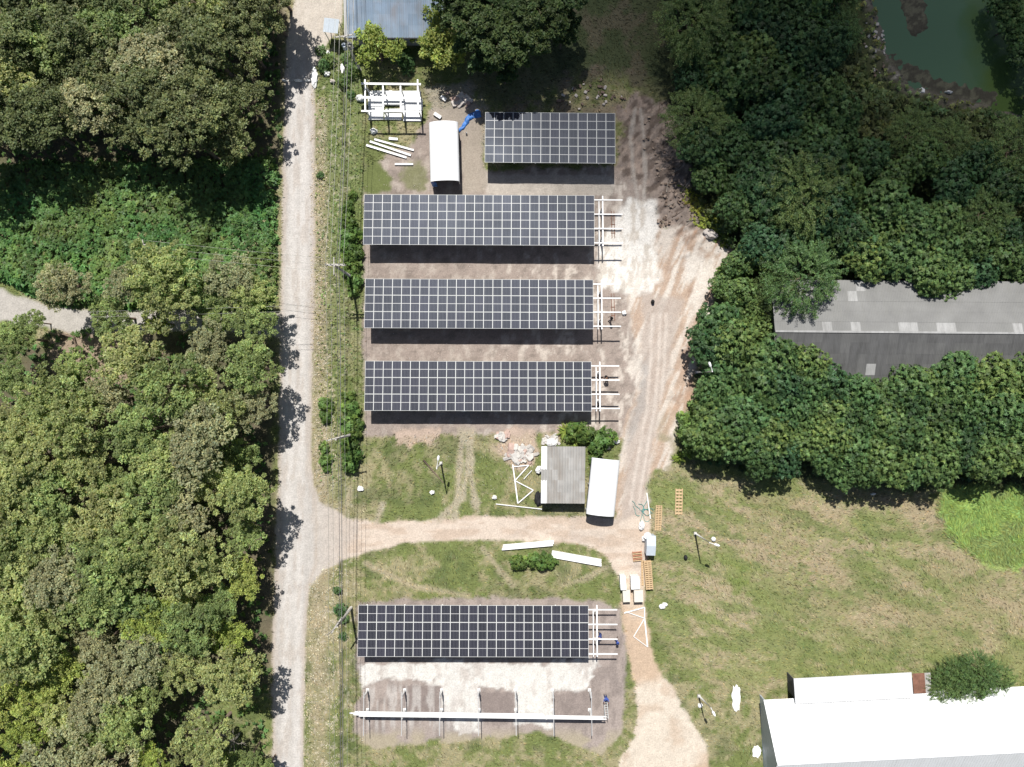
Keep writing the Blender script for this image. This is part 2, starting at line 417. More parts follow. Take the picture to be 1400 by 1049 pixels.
# lowest array: its pad of crushed stone
pad = pm([(489,822),(560,818),(700,818),(806,820),(850,830),(858,900),(850,1005),(820,1030),(740,1000),(620,1012),(510,1022),(482,1000),(494,940),(484,905)], 3, 0.45)
pc = np.ones(U.shape + (3,)) * np.array((0.33, 0.275, 0.245))
pc = mixc(pc, (0.24, 0.20, 0.18), sstep(0.42, 0.62, fbm(U, V / 2.5, 8, 4, 161)) * 0.8)
pc = mixc(pc, (0.38, 0.33, 0.22), sstep(990, 1012, V) * sstep(0.4, 0.6, n2) * 0.7)
white = pm([(490,905),(812,905),(815,925),(805,940),(790,945),(757,950),(752,992),(706,990),(704,948),(655,942),(655,1000),(620,1000),(604,960),(604,938),(560,925),(510,930),(494,945)], 2.5, 0.75)
pc = mixc(pc, (0.64, 0.62, 0.58), white)
pc = mixc(pc, (0.48, 0.43, 0.39), white * sstep(0.5, 0.7, fbm(U, V / 2, 10, 4, 171)) * 0.8)
darkp = np.maximum(np.maximum(pm([(550,938),(604,938),(604,975),(550,975)], 1.5, 0.15), pm([(656,944),(703,946),(703,982),(656,980)], 1.5, 0.2)), pm([(760,948),(806,945),(806,990),(758,990)], 2, 0.3) * 0.6)
pc = mixc(pc, (0.22, 0.18, 0.165), darkp * (0.8 + 0.2 * n3))
sw = sstep(0.48, 0.62, fbm(U * 2.2, V / 5, 9, 3, 181)) * sstep(498, 505, U) * sstep(665, 655, U) * sstep(930, 945, V) * sstep(1010, 985, V)
pc = mixc(pc, (0.56, 0.53, 0.50), sw * 0.55)
col = mixc(col, pc, pad)
# old lane through the wood
lane_poly = [(-80,370),(-20,382),(20,402),(60,418),(120,424),(300,424),(385,430),(385,460),(300,452),(200,452),(100,456),(40,446),(0,440),(-80,438)]
lane = pm(lane_poly, 2.5, 0.3)
col = mixc(col, np.array((0.44, 0.41, 0.37)), lane)
# main road
road_poly = [(372,1120),(372,900),(376,780),(380,660),(382,520),(384,380),(386,250),(389,110),(392,60),(404,-10),(410,-80),(472,-80),(468,30),(446,62),(430,100),(430,220),(430,380),(427,520),(426,640),(430,665),(434,700),(434,770),(424,800),(418,860),(416,960),(415,1120)]
road = pm(road_poly, 1.6, 0.16)
rc = np.ones(U.shape + (3,)) * np.array((0.48, 0.45, 0.42))
rc = mixc(rc, (0.58, 0.55, 0.52), sstep(9, 2, np.minimum(np.abs(U - 398 + (V - 500) * 0.015), np.abs(U - 412 + (V - 500) * 0.012)) - 0 + wob * 3) * 0.7)
rc = mixc(rc, (0.42, 0.36, 0.31), sstep(0.5, 0.7, fbm(U * 1.5, V / 3, 9, 4, 191)) * 0.5)
rc = mixc(rc, (0.44, 0.36, 0.29), sstep(8, 0, sdf(road_poly, U, V)) * 0.6)
rc = mixc(rc, (0.53, 0.47, 0.40), sstep(110, 60, V) * 0.8)
col = mixc(col, rc, road)
# mud and shallows round the pond
pond_poly = [(1205,-80),(1200,0),(1212,40),(1218,85),(1245,112),(1290,130),(1345,140),(1400,152),(1480,170),(1480,20),(1385,-5),(1370,-80)]
pd = sdf(pond_poly, U, V) + edge * 0.35
col = mixc(col, (0.16, 0.14, 0.115), sstep(-26, -6, pd) * sstep(0.3, 0.55, n2 + 0.1))
col = mixc(col, (0.42, 0.39, 0.33), sstep(0.58, 0.7, fbm(U, V, 12, 4, 201)) * sstep(-30, -14, pd) * sstep(1250, 1220, U))
col = mixc(col, (0.075, 0.07, 0.052), sstep(-8, 4, pd))
col = mixc(col, (0.13, 0.125, 0.085), sstep(-8, 4, pd) * sstep(0.48, 0.62, fbm(U, V, 6, 4, 461)))
col *= (0.86 + 0.28 * fbm(U, V, 4.5, 3, 211))[..., None]
lum = col.mean(-1, keepdims=True)
col = np.clip((lum + (col - lum) * 0.9) * np.where(lum > 0.3, 0.86, 0.93), 0.01, 0.7)
# ditch along the poles
ditch = sstep(3.0, 0.5, ldist([(462,60),(472,180),(474,300),(476,450),(470,600),(466,720),(468,860),(466,1060)], U, V) + wob * 1.2) * (1 - np.maximum(side, road))
col = mixc(col, (0.055, 0.055, 0.03), ditch * 0.6)
# heights
Z = (fbm(U, V, 30, 4, 221) - 0.5) * 0.16 * (1 - 0.8 * np.maximum.reduce([road, side, lower, track])) + (n3 - 0.5) * 0.05
Z += churn * (fbm(U + V, (V - U) / 2.2, 9, 4, 231) - 0.42) * 0.7
Z += tanm * (1 - track) * (fan - 0.5) * 0.12
Z -= ditch * 0.35
Z = Z * sstep(5, -25, pd) - sstep(-16, 8, pd) * 0.9
isl = sstep(12, -6, ldist([(1248,-10),(1256,30)], U, V) - 16 + edge * 0.9); Z += isl * 0.50
isl2 = sstep(14, -6, ldist([(1225,85),(1275,112),(1355,132)], U, V) - 14 + edge * 1.0); Z += isl2 * 0.49
GZ = Z.astype(np.float64)

def gz(x, y):
    i = int(round((y - gy[0]) / step)); j = int(round((x - gx[0]) / step))
    i = min(max(i, 0), len(gy) - 1); j = min(max(j, 0), len(gx) - 1)
    return float(GZ[i, j])
def PG(px, py, up=0.0):
    x, y = P(px, py); return Vector((x, y, gz(x, y) + up))

def ground_mat():
    m = bpy.data.materials.new('earth_and_grass'); m.use_nodes = True
    N = m.node_tree.nodes; L = m.node_tree.links; b = N['Principled BSDF']
    b.inputs['Roughness'].default_value = 0.95; b.inputs['Specular IOR Level'].default_value = 0.1
    at = N.new('ShaderNodeAttribute'); at.attribute_name = 'soil'
    geo = N.new('ShaderNodeNewGeometry')
    n = N.new('ShaderNodeTexNoise'); n.inputs['Scale'].default_value = 5.5; n.inputs['Detail'].default_value = 8; n.inputs['Roughness'].default_value = 0.75
    L.new(geo.outputs['Position'], n.inputs['Vector'])
    r = N.new('ShaderNodeMapRange'); r.inputs['From Min'].default_value = 0.3; r.inputs['From Max'].default_value = 0.7
    r.inputs['To Min'].default_value = 0.72; r.inputs['To Max'].default_value = 1.28; L.new(n.outputs[0], r.inputs[0])
    mx = N.new('ShaderNodeMix'); mx.data_type = 'RGBA'; mx.blend_type = 'MULTIPLY'; mx.inputs[0].default_value = 1
    L.new(at.outputs['Color'], mx.inputs[6]); L.new(r.outputs[0], mx.inputs[7]); L.new(mx.outputs[2], b.inputs['Base Color'])
    bp = N.new('ShaderNodeBump'); bp.inputs['Strength'].default_value = 0.55; bp.inputs['Distance'].default_value = 0.06
    L.new(n.outputs[0], bp.inputs['Height']); L.new(bp.outputs[0], b.inputs['Normal'])
    return m
M_ground = ground_mat()

# the sheet is cut into the ground and the roads, edge to edge, nothing overlaps
ny, nx = U.shape
cls = np.zeros((ny - 1, nx - 1), int)
def cellm(m): return (m[:-1, :-1] + m[1:, 1:] + m[1:, :-1] + m[:-1, 1:]) / 4
for k, m in ((1, lane), (5, np.maximum(np.maximum(yard, tanm), chalk)), (6, pad), (3, lower), (4, track), (2, side), (7, road)):
    cls[cellm(m) > 0.5] = k
names = {0: 'ground', 1: 'forest_lane', 2: 'dirt_road', 3: 'dirt_path', 4: 'wheel_track', 5: 'bare_earth', 6: 'gravel_pad', 7: 'main_road'}
vid = np.arange(ny * nx).reshape(ny, nx)
quads = np.stack([vid[:-1, :-1], vid[:-1, 1:], vid[1:, 1:], vid[1:, :-1]], -1)
XYZ = np.stack([GX, GY, GZ], -1).reshape(-1, 3); CF = col.reshape(-1, 3)
for k, nm in names.items():
    q = quads[cls == k].reshape(-1, 4)
    used, inv = np.unique(q, return_inverse=True); inv = inv.reshape(-1, 4)
    vv = XYZ[used]; cv = CF[used]; nq = len(inv)
    if k == 0:      # outer land to the horizon
        B = [(-3000, -3000), (gx[0], -3000), (gx[-1], -3000), (3000, -3000)]
        xs = [-3000, gx[0], gx[-1], 3000]; ys = [-3000, gy[0], gy[-1], 3000]
        base = len(vv)
        ev = [(x, y, -0.02) for y in ys for x in xs]
        vv = np.vstack([vv, np.array(ev)]); cv = np.vstack([cv, np.tile((0.085, 0.10, 0.04), (16, 1))])
        eq = [[base + r * 4 + c, base + r * 4 + c + 1, base + (r + 1) * 4 + c + 1, base + (r + 1) * 4 + c] for r in range(3) for c in range(3) if not (r == 1 and c == 1)]
        inv = np.vstack([inv, np.array(eq)]); nq = len(inv)
    me = bpy.data.meshes.new(nm)
    me.vertices.add(len(vv)); me.vertices.foreach_set('co', vv.astype(np.float32).ravel())
    me.loops.add(nq * 4); me.loops.foreach_set('vertex_index', inv.astype(np.int32).ravel())
    me.polygons.add(nq); me.polygons.foreach_set('loop_start', np.arange(0, nq * 4, 4, dtype=np.int32))
    me.polygons.foreach_set('use_smooth', np.ones(nq, bool))
    me.update(calc_edges=True)
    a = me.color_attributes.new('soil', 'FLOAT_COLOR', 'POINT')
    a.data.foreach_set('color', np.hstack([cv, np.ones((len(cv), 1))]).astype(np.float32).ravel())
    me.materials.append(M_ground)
    tag(link(nm, me), kind='structure')

# pond water
def water_mat():
    m = bpy.data.materials.new('pond_water'); m.use_nodes = True
    N = m.node_tree.nodes; L = m.node_tree.links; b = N['Principled BSDF']
    b.inputs['Roughness'].default_value = 0.14; b.inputs['IOR'].default_value = 1.33
    geo = N.new('ShaderNodeNewGeometry'); sx = N.new('ShaderNodeSeparateXYZ'); L.new(geo.outputs['Position'], sx.inputs[0])
    n = N.new('ShaderNodeTexNoise'); n.inputs['Scale'].default_value = 0.25; n.inputs['Detail'].default_value = 6
    L.new(geo.outputs['Position'], n.inputs['Vector'])
    ad = N.new('ShaderNodeMath'); ad.operation = 'MULTIPLY_ADD'; ad.inputs[1].default_value = 6.0
    L.new(n.outputs[0], ad.inputs[0]); L.new(sx.outputs[0], ad.inputs[2])
    r = N.new('ShaderNodeMapRange'); r.inputs['From Min'].default_value = 56; r.inputs['From Max'].default_value = 60; L.new(ad.outputs[0], r.inputs[0])
    mx = N.new('ShaderNodeMix'); mx.data_type = 'RGBA'; L.new(r.outputs[0], mx.inputs[0])
    mx.inputs[6].default_value = (0.070, 0.130, 0.078, 1); mx.inputs[7].default_value = (0.072, 0.118, 0.036, 1)
    L.new(mx.outputs[2], b.inputs['Base Color'])
    n2 = N.new('ShaderNodeTexNoise'); n2.inputs['Scale'].default_value = 2.5; n2.inputs['Detail'].default_value = 5; L.new(geo.outputs['Position'], n2.inputs['Vector'])
    bp = N.new('ShaderNodeBump'); bp.inputs['Strength'].default_value = 0.14; L.new(n2.outputs[0], bp.inputs['Height']); L.new(bp.outputs[0], b.inputs['Normal'])
    return m
mb = MB()
pp = [P(x, y) for x, y in [(1170,-80),(1175,60),(1210,120),(1270,150),(1400,175),(1490,190),(1490,-80)]]
pp = [(min(x, 66.9), min(y, 50.5)) for x, y in pp]
mb.add([(x, y, -0.45) for x, y in pp], [tuple(reversed(range(len(pp))))])
w = mb.build('pond', water_mat()); tag(w, kind='structure')
# ------------------------------------------------------------------ foliage meshes
def quads_mesh(name, V4, tone, mats, extra=None):
    """V4: (n,4,3) leaf quads, tone: (n,3) colour multipliers"""
    n = len(V4); me = bpy.data.meshes.new(name)
    me.vertices.add(n * 4); me.vertices.foreach_set('co', V4.astype(np.float32).ravel())
    me.loops.add(n * 4); me.loops.foreach_set('vertex_index', np.arange(n * 4, dtype=np.int32))
    me.polygons.add(n); me.polygons.foreach_set('loop_start', np.arange(0, n * 4, 4, dtype=np.int32))
    me.update(calc_edges=True)
    a = me.color_attributes.new('tone', 'FLOAT_COLOR', 'POINT')
    c = np.repeat(np.hstack([tone, np.ones((n, 1))]), 4, axis=0)
    a.data.foreach_set('color', c.astype(np.float32).ravel())
    me.materials.append(mats)
    return me
def norm(a): return a / (np.linalg.norm(a, axis=-1, keepdims=True) + 1e-9)
def leaf_quads(base, direc, nrm, length, width, rng, droop=0.15):
    """folded pointed leaves growing from base along direc"""
    n = len(base)
    side = norm(np.cross(direc, nrm)); up = norm(np.cross(side, direc))
    L = length[:, None]; W = width[:, None]
    mid = base + direc * L * 0.45
    tip = base + direc * L - up * L * droop
    return np.stack([base, mid + side * W * 0.5 - up * W * 0.12, tip, mid - side * W * 0.5 - up * W * 0.12], 1)
def rand_dirs(n, rng, zmin=-1, zmax=1):
    z = rng.uniform(zmin, zmax, n); a = rng.uniform(0, 2 * np.pi, n); r = np.sqrt(1 - z * z)
    return np.stack([r * np.cos(a), r * np.sin(a), z], -1)
def tones(n, rng, spread=0.25, warm=0.06):
    t = rng.normal(1, spread, (n, 1)).clip(0.35, 1.9)
    w = rng.normal(0, warm, (n, 1))
    return np.hstack([t * (1 + w), t, t * (1 - w)])

def broad_crown(rng, R=3.3, hc=7.2, lobes=9, clumps=16, leaves=62, lsize=0.24, flat=0.62, mat_=None, name='crown'):
    Q = []; T = []
    lc = []
    for i in range(lobes):
        a = 2 * np.pi * i / (lobes - 2) + rng.normal(0, 0.3)
        r = R * rng.uniform(0.45, 0.72) if i < lobes - 2 else R * rng.uniform(0, 0.25)
        z = hc + (R * flat) * (1 - (r / R) ** 2) * rng.uniform(0.6, 1.1) + rng.normal(0, 0.25)
        lr = R * rng.uniform(0.30, 0.56)
        lc.append((np.array([r * np.cos(a), r * np.sin(a), z]), lr))
    for c, lr in lc:
        ltone = rng.normal(1, 0.1)
        d = rand_dirs(clumps, rng, -0.35, 1)
        cc = c + d * lr * rng.uniform(0.55, 1.18, (clumps, 1)) * np.array([1, 1, 0.75])
        for p in cc:
            n = int(leaves * rng.uniform(0.6, 1.3)); cr = rng.uniform(0.22, 0.6)
            dd = rand_dirs(n, rng, -0.5, 1)
            base = p + dd * cr * rng.uniform(0.2, 1.0, (n, 1)) ** 0.5 * np.array([1, 1, 0.7])
            dr = norm(dd * np.array([1, 1, 0.35]) + rng.normal(0, 0.45, (n, 3)))
            nr = norm(np.array([0, 0, 1.0]) + rng.normal(0, 0.42, (n, 3)))
            Ls = lsize * rng.uniform(0.55, 1.25, n)
            Q.append(leaf_quads(base - dr * Ls[:, None] * 0.5, dr, nr, Ls, Ls * rng.uniform(0.5, 0.75, n), rng))
            T.append(tones(n, rng, 0.2, 0.07) * ltone * rng.normal(1, 0.18))
    return quads_mesh(name, np.concatenate(Q), np.concatenate(T), mat_), lc
def limb_mesh(lc, hc, rng, r0=0.17, name='trunk', mt=None):
    mb = MB(); mb.world = False
    fork = Vector((rng.normal(0, 0.15), rng.normal(0, 0.15), hc * 0.55))
    mb.tube([(0, 0, -0.2), (fork.x * 0.5, fork.y * 0.5, hc * 0.3), fork], [r0 * 1.25, r0, r0 * 0.8], 7)
    for c, lr in lc:
        c = Vector(c); m = fork.lerp(c, 0.5) + Vector((0, 0, -0.25))
        mb.tube([fork, m, c], [r0 * 0.55, r0 * 0.35, r0 * 0.12], 5)
        for k in range(2):
            t = c + Vector(rand_dirs(1, rng, 0, 0.8)[0]) * lr * 0.8
            mb.tube([m.lerp(c, 0.6), t], [r0 * 0.18, r0 * 0.06], 4)
    return mb.mesh(name, mt)

def rosette_quads(cent, nr_leaves, size, rng, tilt=0.35, up=None, wide=0.42, sag=0.5):
    """stars of drooping leaves: cent (m,3)"""
    m = len(cent); k = nr_leaves
    a = (np.arange(k)[None, :] / k * 2 * np.pi + rng.uniform(0, 6.28, (m, 1)) + rng.normal(0, 0.25, (m, k)))
    ax = norm(np.array([0, 0, 1.0]) + rng.normal(0, tilt, (m, 3))) if up is None else norm(up + rng.normal(0, tilt, (m, 3)))
    t1 = norm(np.cross(ax, np.array([0.3, 1, 0.1]))); t2 = np.cross(ax, t1)
    lift = rng.uniform(-0.15, 0.75, (m, k))
    d = norm(t1[:, None] * np.cos(a)[..., None] + t2[:, None] * np.sin(a)[..., None] + ax[:, None] * lift[..., None])
    nr = norm(ax[:, None] - d * np.sum(ax[:, None] * d, -1, keepdims=True) + rng.normal(0, 0.15, (m, k, 3)))
    L = (size * rng.uniform(0.7, 1.2, (m, k)) * rng.uniform(0.8, 1.2, (m, 1))).ravel()
    base = np.repeat(cent, k, 0)
    return leaf_quads(base, d.reshape(-1, 3), nr.reshape(-1, 3), L, L * wide, rng, sag)
def rosette_crown(rng, R=2.6, hc=4.5, n=640, size=0.25, flat=0.8, k=11, mat_=None, name='crown', lobes=6, wide=0.5, tilt=0.3):
    cs = []; ups = []
    L = [(np.array([0, 0, hc]), R * 0.75)]
    for i in range(lobes):
        a = 2 * np.pi * i / lobes + rng.normal(0, 0.3); r = R * rng.uniform(0.4, 0.68)
        L.append((np.array([r * np.cos(a), r * np.sin(a), hc - R * 0.2 * rng.uniform(0, 1.2)]), R * rng.uniform(0.38, 0.52)))
    tot = sum(l[1] ** 2 for l in L); TT = []
    for c, lr in L:
        m = max(6, int(n * lr * lr / tot)); d = rand_dirs(m, rng, -0.45, 1)
        cs.append(c + d * lr * rng.uniform(0.72, 1.2, (m, 1)) * np.array([1, 1, flat])); ups.append(norm(d + np.array([0, 0, 0.9])))
        TT.append(np.full(m, rng.normal(1, 0.1)))
    cs = np.concatenate(cs); ups = np.concatenate(ups); TT = np.concatenate(TT)
    q = rosette_quads(cs, k, size, rng, tilt, ups, wide)
    t = tones(len(cs), rng, 0.24, 0.06) * TT[:, None]
    t = np.repeat(t, k, 0) * tones(len(q), rng, 0.12, 0.04)
    return quads_mesh(name, q, t, mat_), L
def feather_crown(rng, R=3.6, hc=5.0, sprays=520, mat_=None, name='crown'):
    d = rand_dirs(sprays, rng, -0.2, 1)
    lump = 1 + 0.14 * np.sin(d[:, 0] * 7 + 1) * np.cos(d[:, 1] * 8)
    p = d * (R * lump * rng.uniform(0.55, 1.02, sprays))[:, None] * np.array([1, 1, 0.62]) + np.array([0, 0, hc])
    k = 16
    dr = norm(d * np.array([1, 1, 0.4]) + rng.normal(0, 0.35, (sprays, 3)))
    t = np.linspace(0, 1, k)
    sp = p[:, None] + dr[:, None] * (t[None, :, None] * 0.9) + np.array([0, 0, -0.35]) * (t ** 2)[None, :, None]
    side = norm(np.cross(dr, np.array([0, 0, 1.0])))[:, None] * np.where(np.arange(k) % 2, 1, -1)[None, :, None] + dr[:, None] * 0.5
    side = norm(side + rng.normal(0, 0.25, side.shape))
    base = sp.reshape(-1, 3); n = len(base)
    L = rng.uniform(0.14, 0.26, n)
    q = leaf_quads(base, side.reshape(-1, 3), norm(np.array([0, 0, 1.0]) + rng.normal(0, 0.4, (n, 3))), L, L * 0.45, rng)
    tn = np.repeat(tones(sprays, rng, 0.22, 0.05), k, 0) * tones(n, rng, 0.15)
    return quads_mesh(name, q, tn, mat_)
def strap_plant(rng, n=26, L=1.1, w=0.1, mat_=None, name='foliage', z0=0.1, lift=(0.5, 1.6)):
    Q = []
    for i in range(n):
        a = rng.uniform(0, 6.28); el = rng.uniform(*lift); ln = L * rng.uniform(0.6, 1.15)
        d = np.array([math.cos(a), math.sin(a), 0]); s = np.array([-math.sin(a), math.cos(a), 0])
        prev = None; seg = 5
        for j in range(seg + 1):
            t = j / seg
            c = d * ln * t * 0.9 + np.array([0, 0, z0 + el * ln * (t * 0.75 - t * t * 0.72)])
            ww = w * (0.5 + t) * (1 - t) * 2 + 0.01
            cur = (c - s * ww / 2, c + s * ww / 2)
            if prev is not None: Q.append([prev[0], prev[1], cur[1], cur[0]])
            prev = cur
    Q = np.array(Q); return quads_mesh(name, Q, np.repeat(tones(n, rng, 0.2), 5, 0), mat_)

L_teak = leaf_mat('teak_leaf', (0.285, 0.335, 0.13), (0.38, 0.395, 0.175), 0.42)
L_teak_shade = leaf_mat('teak_leaf_shade', (0.135, 0.165, 0.068), (0.190, 0.210, 0.092), 0.33)  # darkened teak leaf, soft cloud shade put into the upper wood's colour
L_green = leaf_mat('green_leaf', (0.200, 0.265, 0.100), (0.265, 0.315, 0.12), 0.4)
L_yellow = leaf_mat('yellow_leaf', (0.26, 0.32, 0.075), (0.31, 0.34, 0.10), 0.35)
L_grey = leaf_mat('dusty_leaf', (0.27, 0.285, 0.155), (0.33, 0.325, 0.18), 0.3)
L_dark = leaf_mat('dark_leaf', (0.050, 0.112, 0.050), (0.100, 0.165, 0.052), 0.3)
L_mid = leaf_mat('mid_leaf', (0.085, 0.165, 0.062), (0.155, 0.220, 0.068), 0.33)
L_bright = leaf_mat('bright_leaf', (0.11, 0.20, 0.05), (0.15, 0.225, 0.06), 0.35)
L_vine = leaf_mat('vine_leaf', (0.11, 0.20, 0.058), (0.11, 0.20, 0.058), 0.3)
L_feather = leaf_mat('feather_leaf', (0.085, 0.150, 0.050), (0.125, 0.180, 0.058), 0.3)
L_deep = leaf_mat('deep_leaf', (0.072, 0.118, 0.044), (0.105, 0.145, 0.052), 0.3)
L_lime = leaf_mat('lime_leaf', (0.20, 0.27, 0.05), (0.24, 0.30, 0.06), 0.35)

R_ = np.random.default_rng(21)
PROTO = {}
def proto(kind, n, fn):
    PROTO[kind] = [fn() for _ in range(n)]
def mk_broad(matl, **k):
    def f():
        me, lc = broad_crown(R_, mat_=matl, **k)
        return me, limb_mesh(lc, k.get('hc', 8.5), R_, mt=M_bark)
    return f
def mk_ros(matl, trunk_r=0.12, **k):
    def f():
        me, lc = rosette_crown(R_, mat_=matl, **k)
        return me, limb_mesh(lc, k.get('hc', 4.5), R_, r0=trunk_r, mt=M_bark)
    return f
proto('teak', 4, mk_broad(L_teak)); proto('olive', 3, mk_broad(L_teak_shade, R=3.2, hc=7.6)); proto('green', 3, mk_broad(L_green, R=3.1, hc=6.8)); proto('dusty', 2, mk_broad(L_grey, R=3.1, hc=7.4))
proto('yellow', 2, mk_broad(L_yellow, R=2.8, hc=6.4, lobes=8))
proto('dark', 4, mk_ros(L_dark)); proto('mid', 4, mk_ros(L_mid)); proto('deep', 2, mk_broad(L_deep, R=3.4, hc=7.5, lsize=0.4))
proto('shrub', 3, mk_ros(L_bright, trunk_r=0.04, R=1.15, hc=0.85, n=75, size=0.33, k=8, lobes=4))
proto('bush', 2, mk_ros(L_mid, trunk_r=0.04, R=1.2, hc=0.8, n=120, size=0.22, k=8, lobes=4))
proto('limebush', 2, mk_broad(L_yellow, R=2.3, hc=2.2, lobes=7, clumps=13, leaves=30, lsize=0.26))
PROTO['feather'] = []
for _ in range(2):
    me = feather_crown(R_, mat_=L_feather)
    PROTO['feather'].append((me, limb_mesh([(np.array([math.cos(a) * 2, math.sin(a) * 2, 5.4]), 1.0) for a in (0.3, 1.6, 2.9, 4.1, 5.4)], 5.0, R_, mt=M_bark)))

TREES = []
def tree(kind, px, py, s=1.0, htop=None, look=None, zone='', cat='tree', name='broadleaf_tree', group=None, on_ground=False):
    """px,py: where the crown is seen in the photograph"""
    me, tr = random.choice(PROTO[kind])
    if kind in ('teak', 'olive', 'green', 'dusty', 'yellow') and 300 < px < 400: s *= 0.86; px -= 3
    hc = {'olive': 8.6, 'teak': 8.2, 'green': 7.8, 'dusty': 8.4, 'yellow': 7.2, 'dark': 5.2, 'mid': 5.2, 'deep': 8.5, 'shrub': 1.0, 'bush': 1.0, 'limebush': 3, 'feather': 6}[kind] * s
    x, y = P(px, py, hc) if not on_ground else P(px, py)
    e = empty(name, (x, y, gz(x, y)), random.uniform(0, 6.28))
    tag(e, None, cat, group)
    c = link('crown', me, e); t = link('trunk', tr, e)
    e.scale = (s * random.uniform(0.93, 1.07), s * random.uniform(0.93, 1.07), s * random.uniform(0.94, 1.06))
    TREES.append([e, look or kind, zone, px, py])
    return e

def poisson(poly, d, rng, tries=30000, keep=None):
    xs = [p[0] for p in poly]; ys = [p[1] for p in poly]; pts = [] if keep is None else keep; out = []
    A = rng.uniform([min(xs), min(ys)], [max(xs), max(ys)], (4000, 2))
    ins = sdf(poly, A[:, 0], A[:, 1]) > 0
    for a in A[ins]:
        if all((a[0] - q[0]) ** 2 + (a[1] - q[1]) ** 2 > d * d for q in pts): pts.append(tuple(a)); out.append(tuple(a))
    return out
rngp = np.random.default_rng(5)
# the wood on the left, upper block
up_poly = [(-60,-90),(345,-90),(350,10),(358,60),(335,110),(325,160),(330,195),(300,200),(275,185),(235,195),(200,180),(165,168),(120,172),(60,158),(20,172),(-60,185)]
for (x, y) in poisson(up_poly, 43, rngp):
    k = rngp.choice(['teak', 'green', 'dusty', 'olive'], p=[0.08, 0.14, 0.08, 0.7])
    if x < 140 and y > 70: k = rngp.choice(['dusty', 'teak', 'olive', 'olive'])
    if 225 < x < 290 and 90 < y < 160 and rngp.random() < 0.6: continue
    zx = 'by the road' if x > 270 else ('deep inside' if x > 120 else 'at left edge')
    zy = 'in upper wood\'s top' if y < 60 else ('in upper wood\'s middle' if y < 140 else 'on upper wood\'s lower fringe')
    tree(k, x, y, rngp.uniform(0.9, 1.2), zone=(zx + ' ' + zy), group='trees of the upper left wood')
for (x, y, s) in [(378,-35,1.1),(374,8,1.0)]:
    tree('olive', x - 6, y, s, zone='overhanging the road at very top', group='trees of the upper left wood')
# middle clump and lower block
mid_pts = []
for (k, x, y, s) in [('teak',215,372,1.05),('dusty',185,385,0.9),('teak',235,405,0.95),('dusty',88,392,0.85),('green',78,375,0.5),('dusty',318,380,0.95),('teak',345,400,0.9),('green',290,395,0.8),
                     ('green',305,430,0.85),('green',150,430,0.75),('green',352,440,0.9),('green',22,462,0.75),('green',45,440,0.45),('green',10,515,0.8),('yellow',215,440,0.6)]:
    z = 'between thicket and old lane' if y < 415 else 'over the old lane'
    if x < 60: z = 'at left edge below old lane'
    tree(k, x, y, s, zone=z, group='trees round the old lane'); mid_pts.append((x, y))
low_poly = [(-60,540),(40,535),(90,520),(170,470),(235,455),(330,455),(348,480),(350,560),(338,640),(346,700),(335,770),(342,850),(326,900),(322,925),(290,925),(285,960),(290,1010),(270,1140),(-60,1140)]
for (x, y) in poisson(low_poly, 46, rngp, keep=mid_pts):
    if 62 < x < 108 and 715 < y < 765: continue
    if 255 < x < 285 and 470 < y < 520: continue
    if 210 < x < 275 and 935 < y < 985: continue
    k = rngp.choice(['teak', 'green', 'dusty', 'yellow'], p=[0.46, 0.34, 0.16, 0.04])
    if x < 50 and y > 960: k = 'yellow'
    if x < 90 and 900 < y < 960: k = 'yellow' if rngp.random() < 0.5 else 'green'
    zx = 'by the road' if x > 270 else ('deep inside' if x > 120 else 'at left edge')
    for lim, nm in ((560, 'just below old lane'), (660, 'level with fourth array'), (760, 'level with side road'), (860, 'level with bottom array'), (2000, 'in bottom rows')):
        if y < lim: zy = nm; break
    if y < 560: zy = 'just below old lane'
    tree(k, x, y, rngp.uniform(0.78, 1.26), zone=zx + ' ' + zy, group='trees of the lower left wood')
for (x, y, s) in [(340,1040,0.7),(365,1055,0.6),(312,1050,0.6)]:
    tree('green', x, y, s, zone='beside the bottom end of the main road', group='trees of the lower left wood')

# dense trees on the right
belt = [(965,455),(985,440),(1040,470),(1060,478),(1120,490),(1128,520),(1160,532),(1200,540),(1260,518),(1300,510),(1400,500),(1470,490),(1470,625),(1405,632),(1350,640),(1240,645),(1150,642),(1090,635),(1000,622),(950,600),(960,560),(978,520),(965,480)]
for (x, y) in poisson(belt, 27, rngp):
    zx = 'left end' if x < 1060 else ('left half' if x < 1180 else ('right half' if x < 1300 else 'right end'))
    zy = 'grey barn' if y < 555 else 'meadow'
    tree('mid' if rngp.random() < 0.75 else 'dark', x, y, rngp.uniform(0.85, 1.12), zone=f'in {zx} of belt along {zy}', group='trees of the belt below the grey barn')
ur = [(935,-80),(1120,-80),(1140,40),(1140,110),(1165,150),(1150,180),(1165,250),(1150,310),(1135,335),(1050,335),(1035,318),(1000,285),(972,240),(952,190),(940,120)]
for (x, y) in poisson(ur, 29, rngp):
    zx = 'left side' if x < 1010 else ('middle' if x < 1090 else 'pond side')
    zy = 'at very top' if y < 70 else ('near the top' if y < 170 else ('near grey barn' if y > 260 else 'halfway down'))
    tree(rngp.choice(['dark', 'mid', 'feather'], p=[0.76, 0.20, 0.04]), x, y, rngp.uniform(0.75, 1.25), zone=f'on shaded grove\'s {zx}, {zy}', group='trees of the shaded grove')
rr = [(1170,290),(1230,270),(1300,290),(1310,330),(1290,380),(1240,366),(1200,346),(1175,338),(1160,325)]
for (x, y) in poisson(rr, 27, rngp):
    tree('mid' if x > 1180 else 'dark', x, y, rngp.uniform(0.85, 1.15), zone='above grey barn\'s upper eave', group='trees above the grey barn')
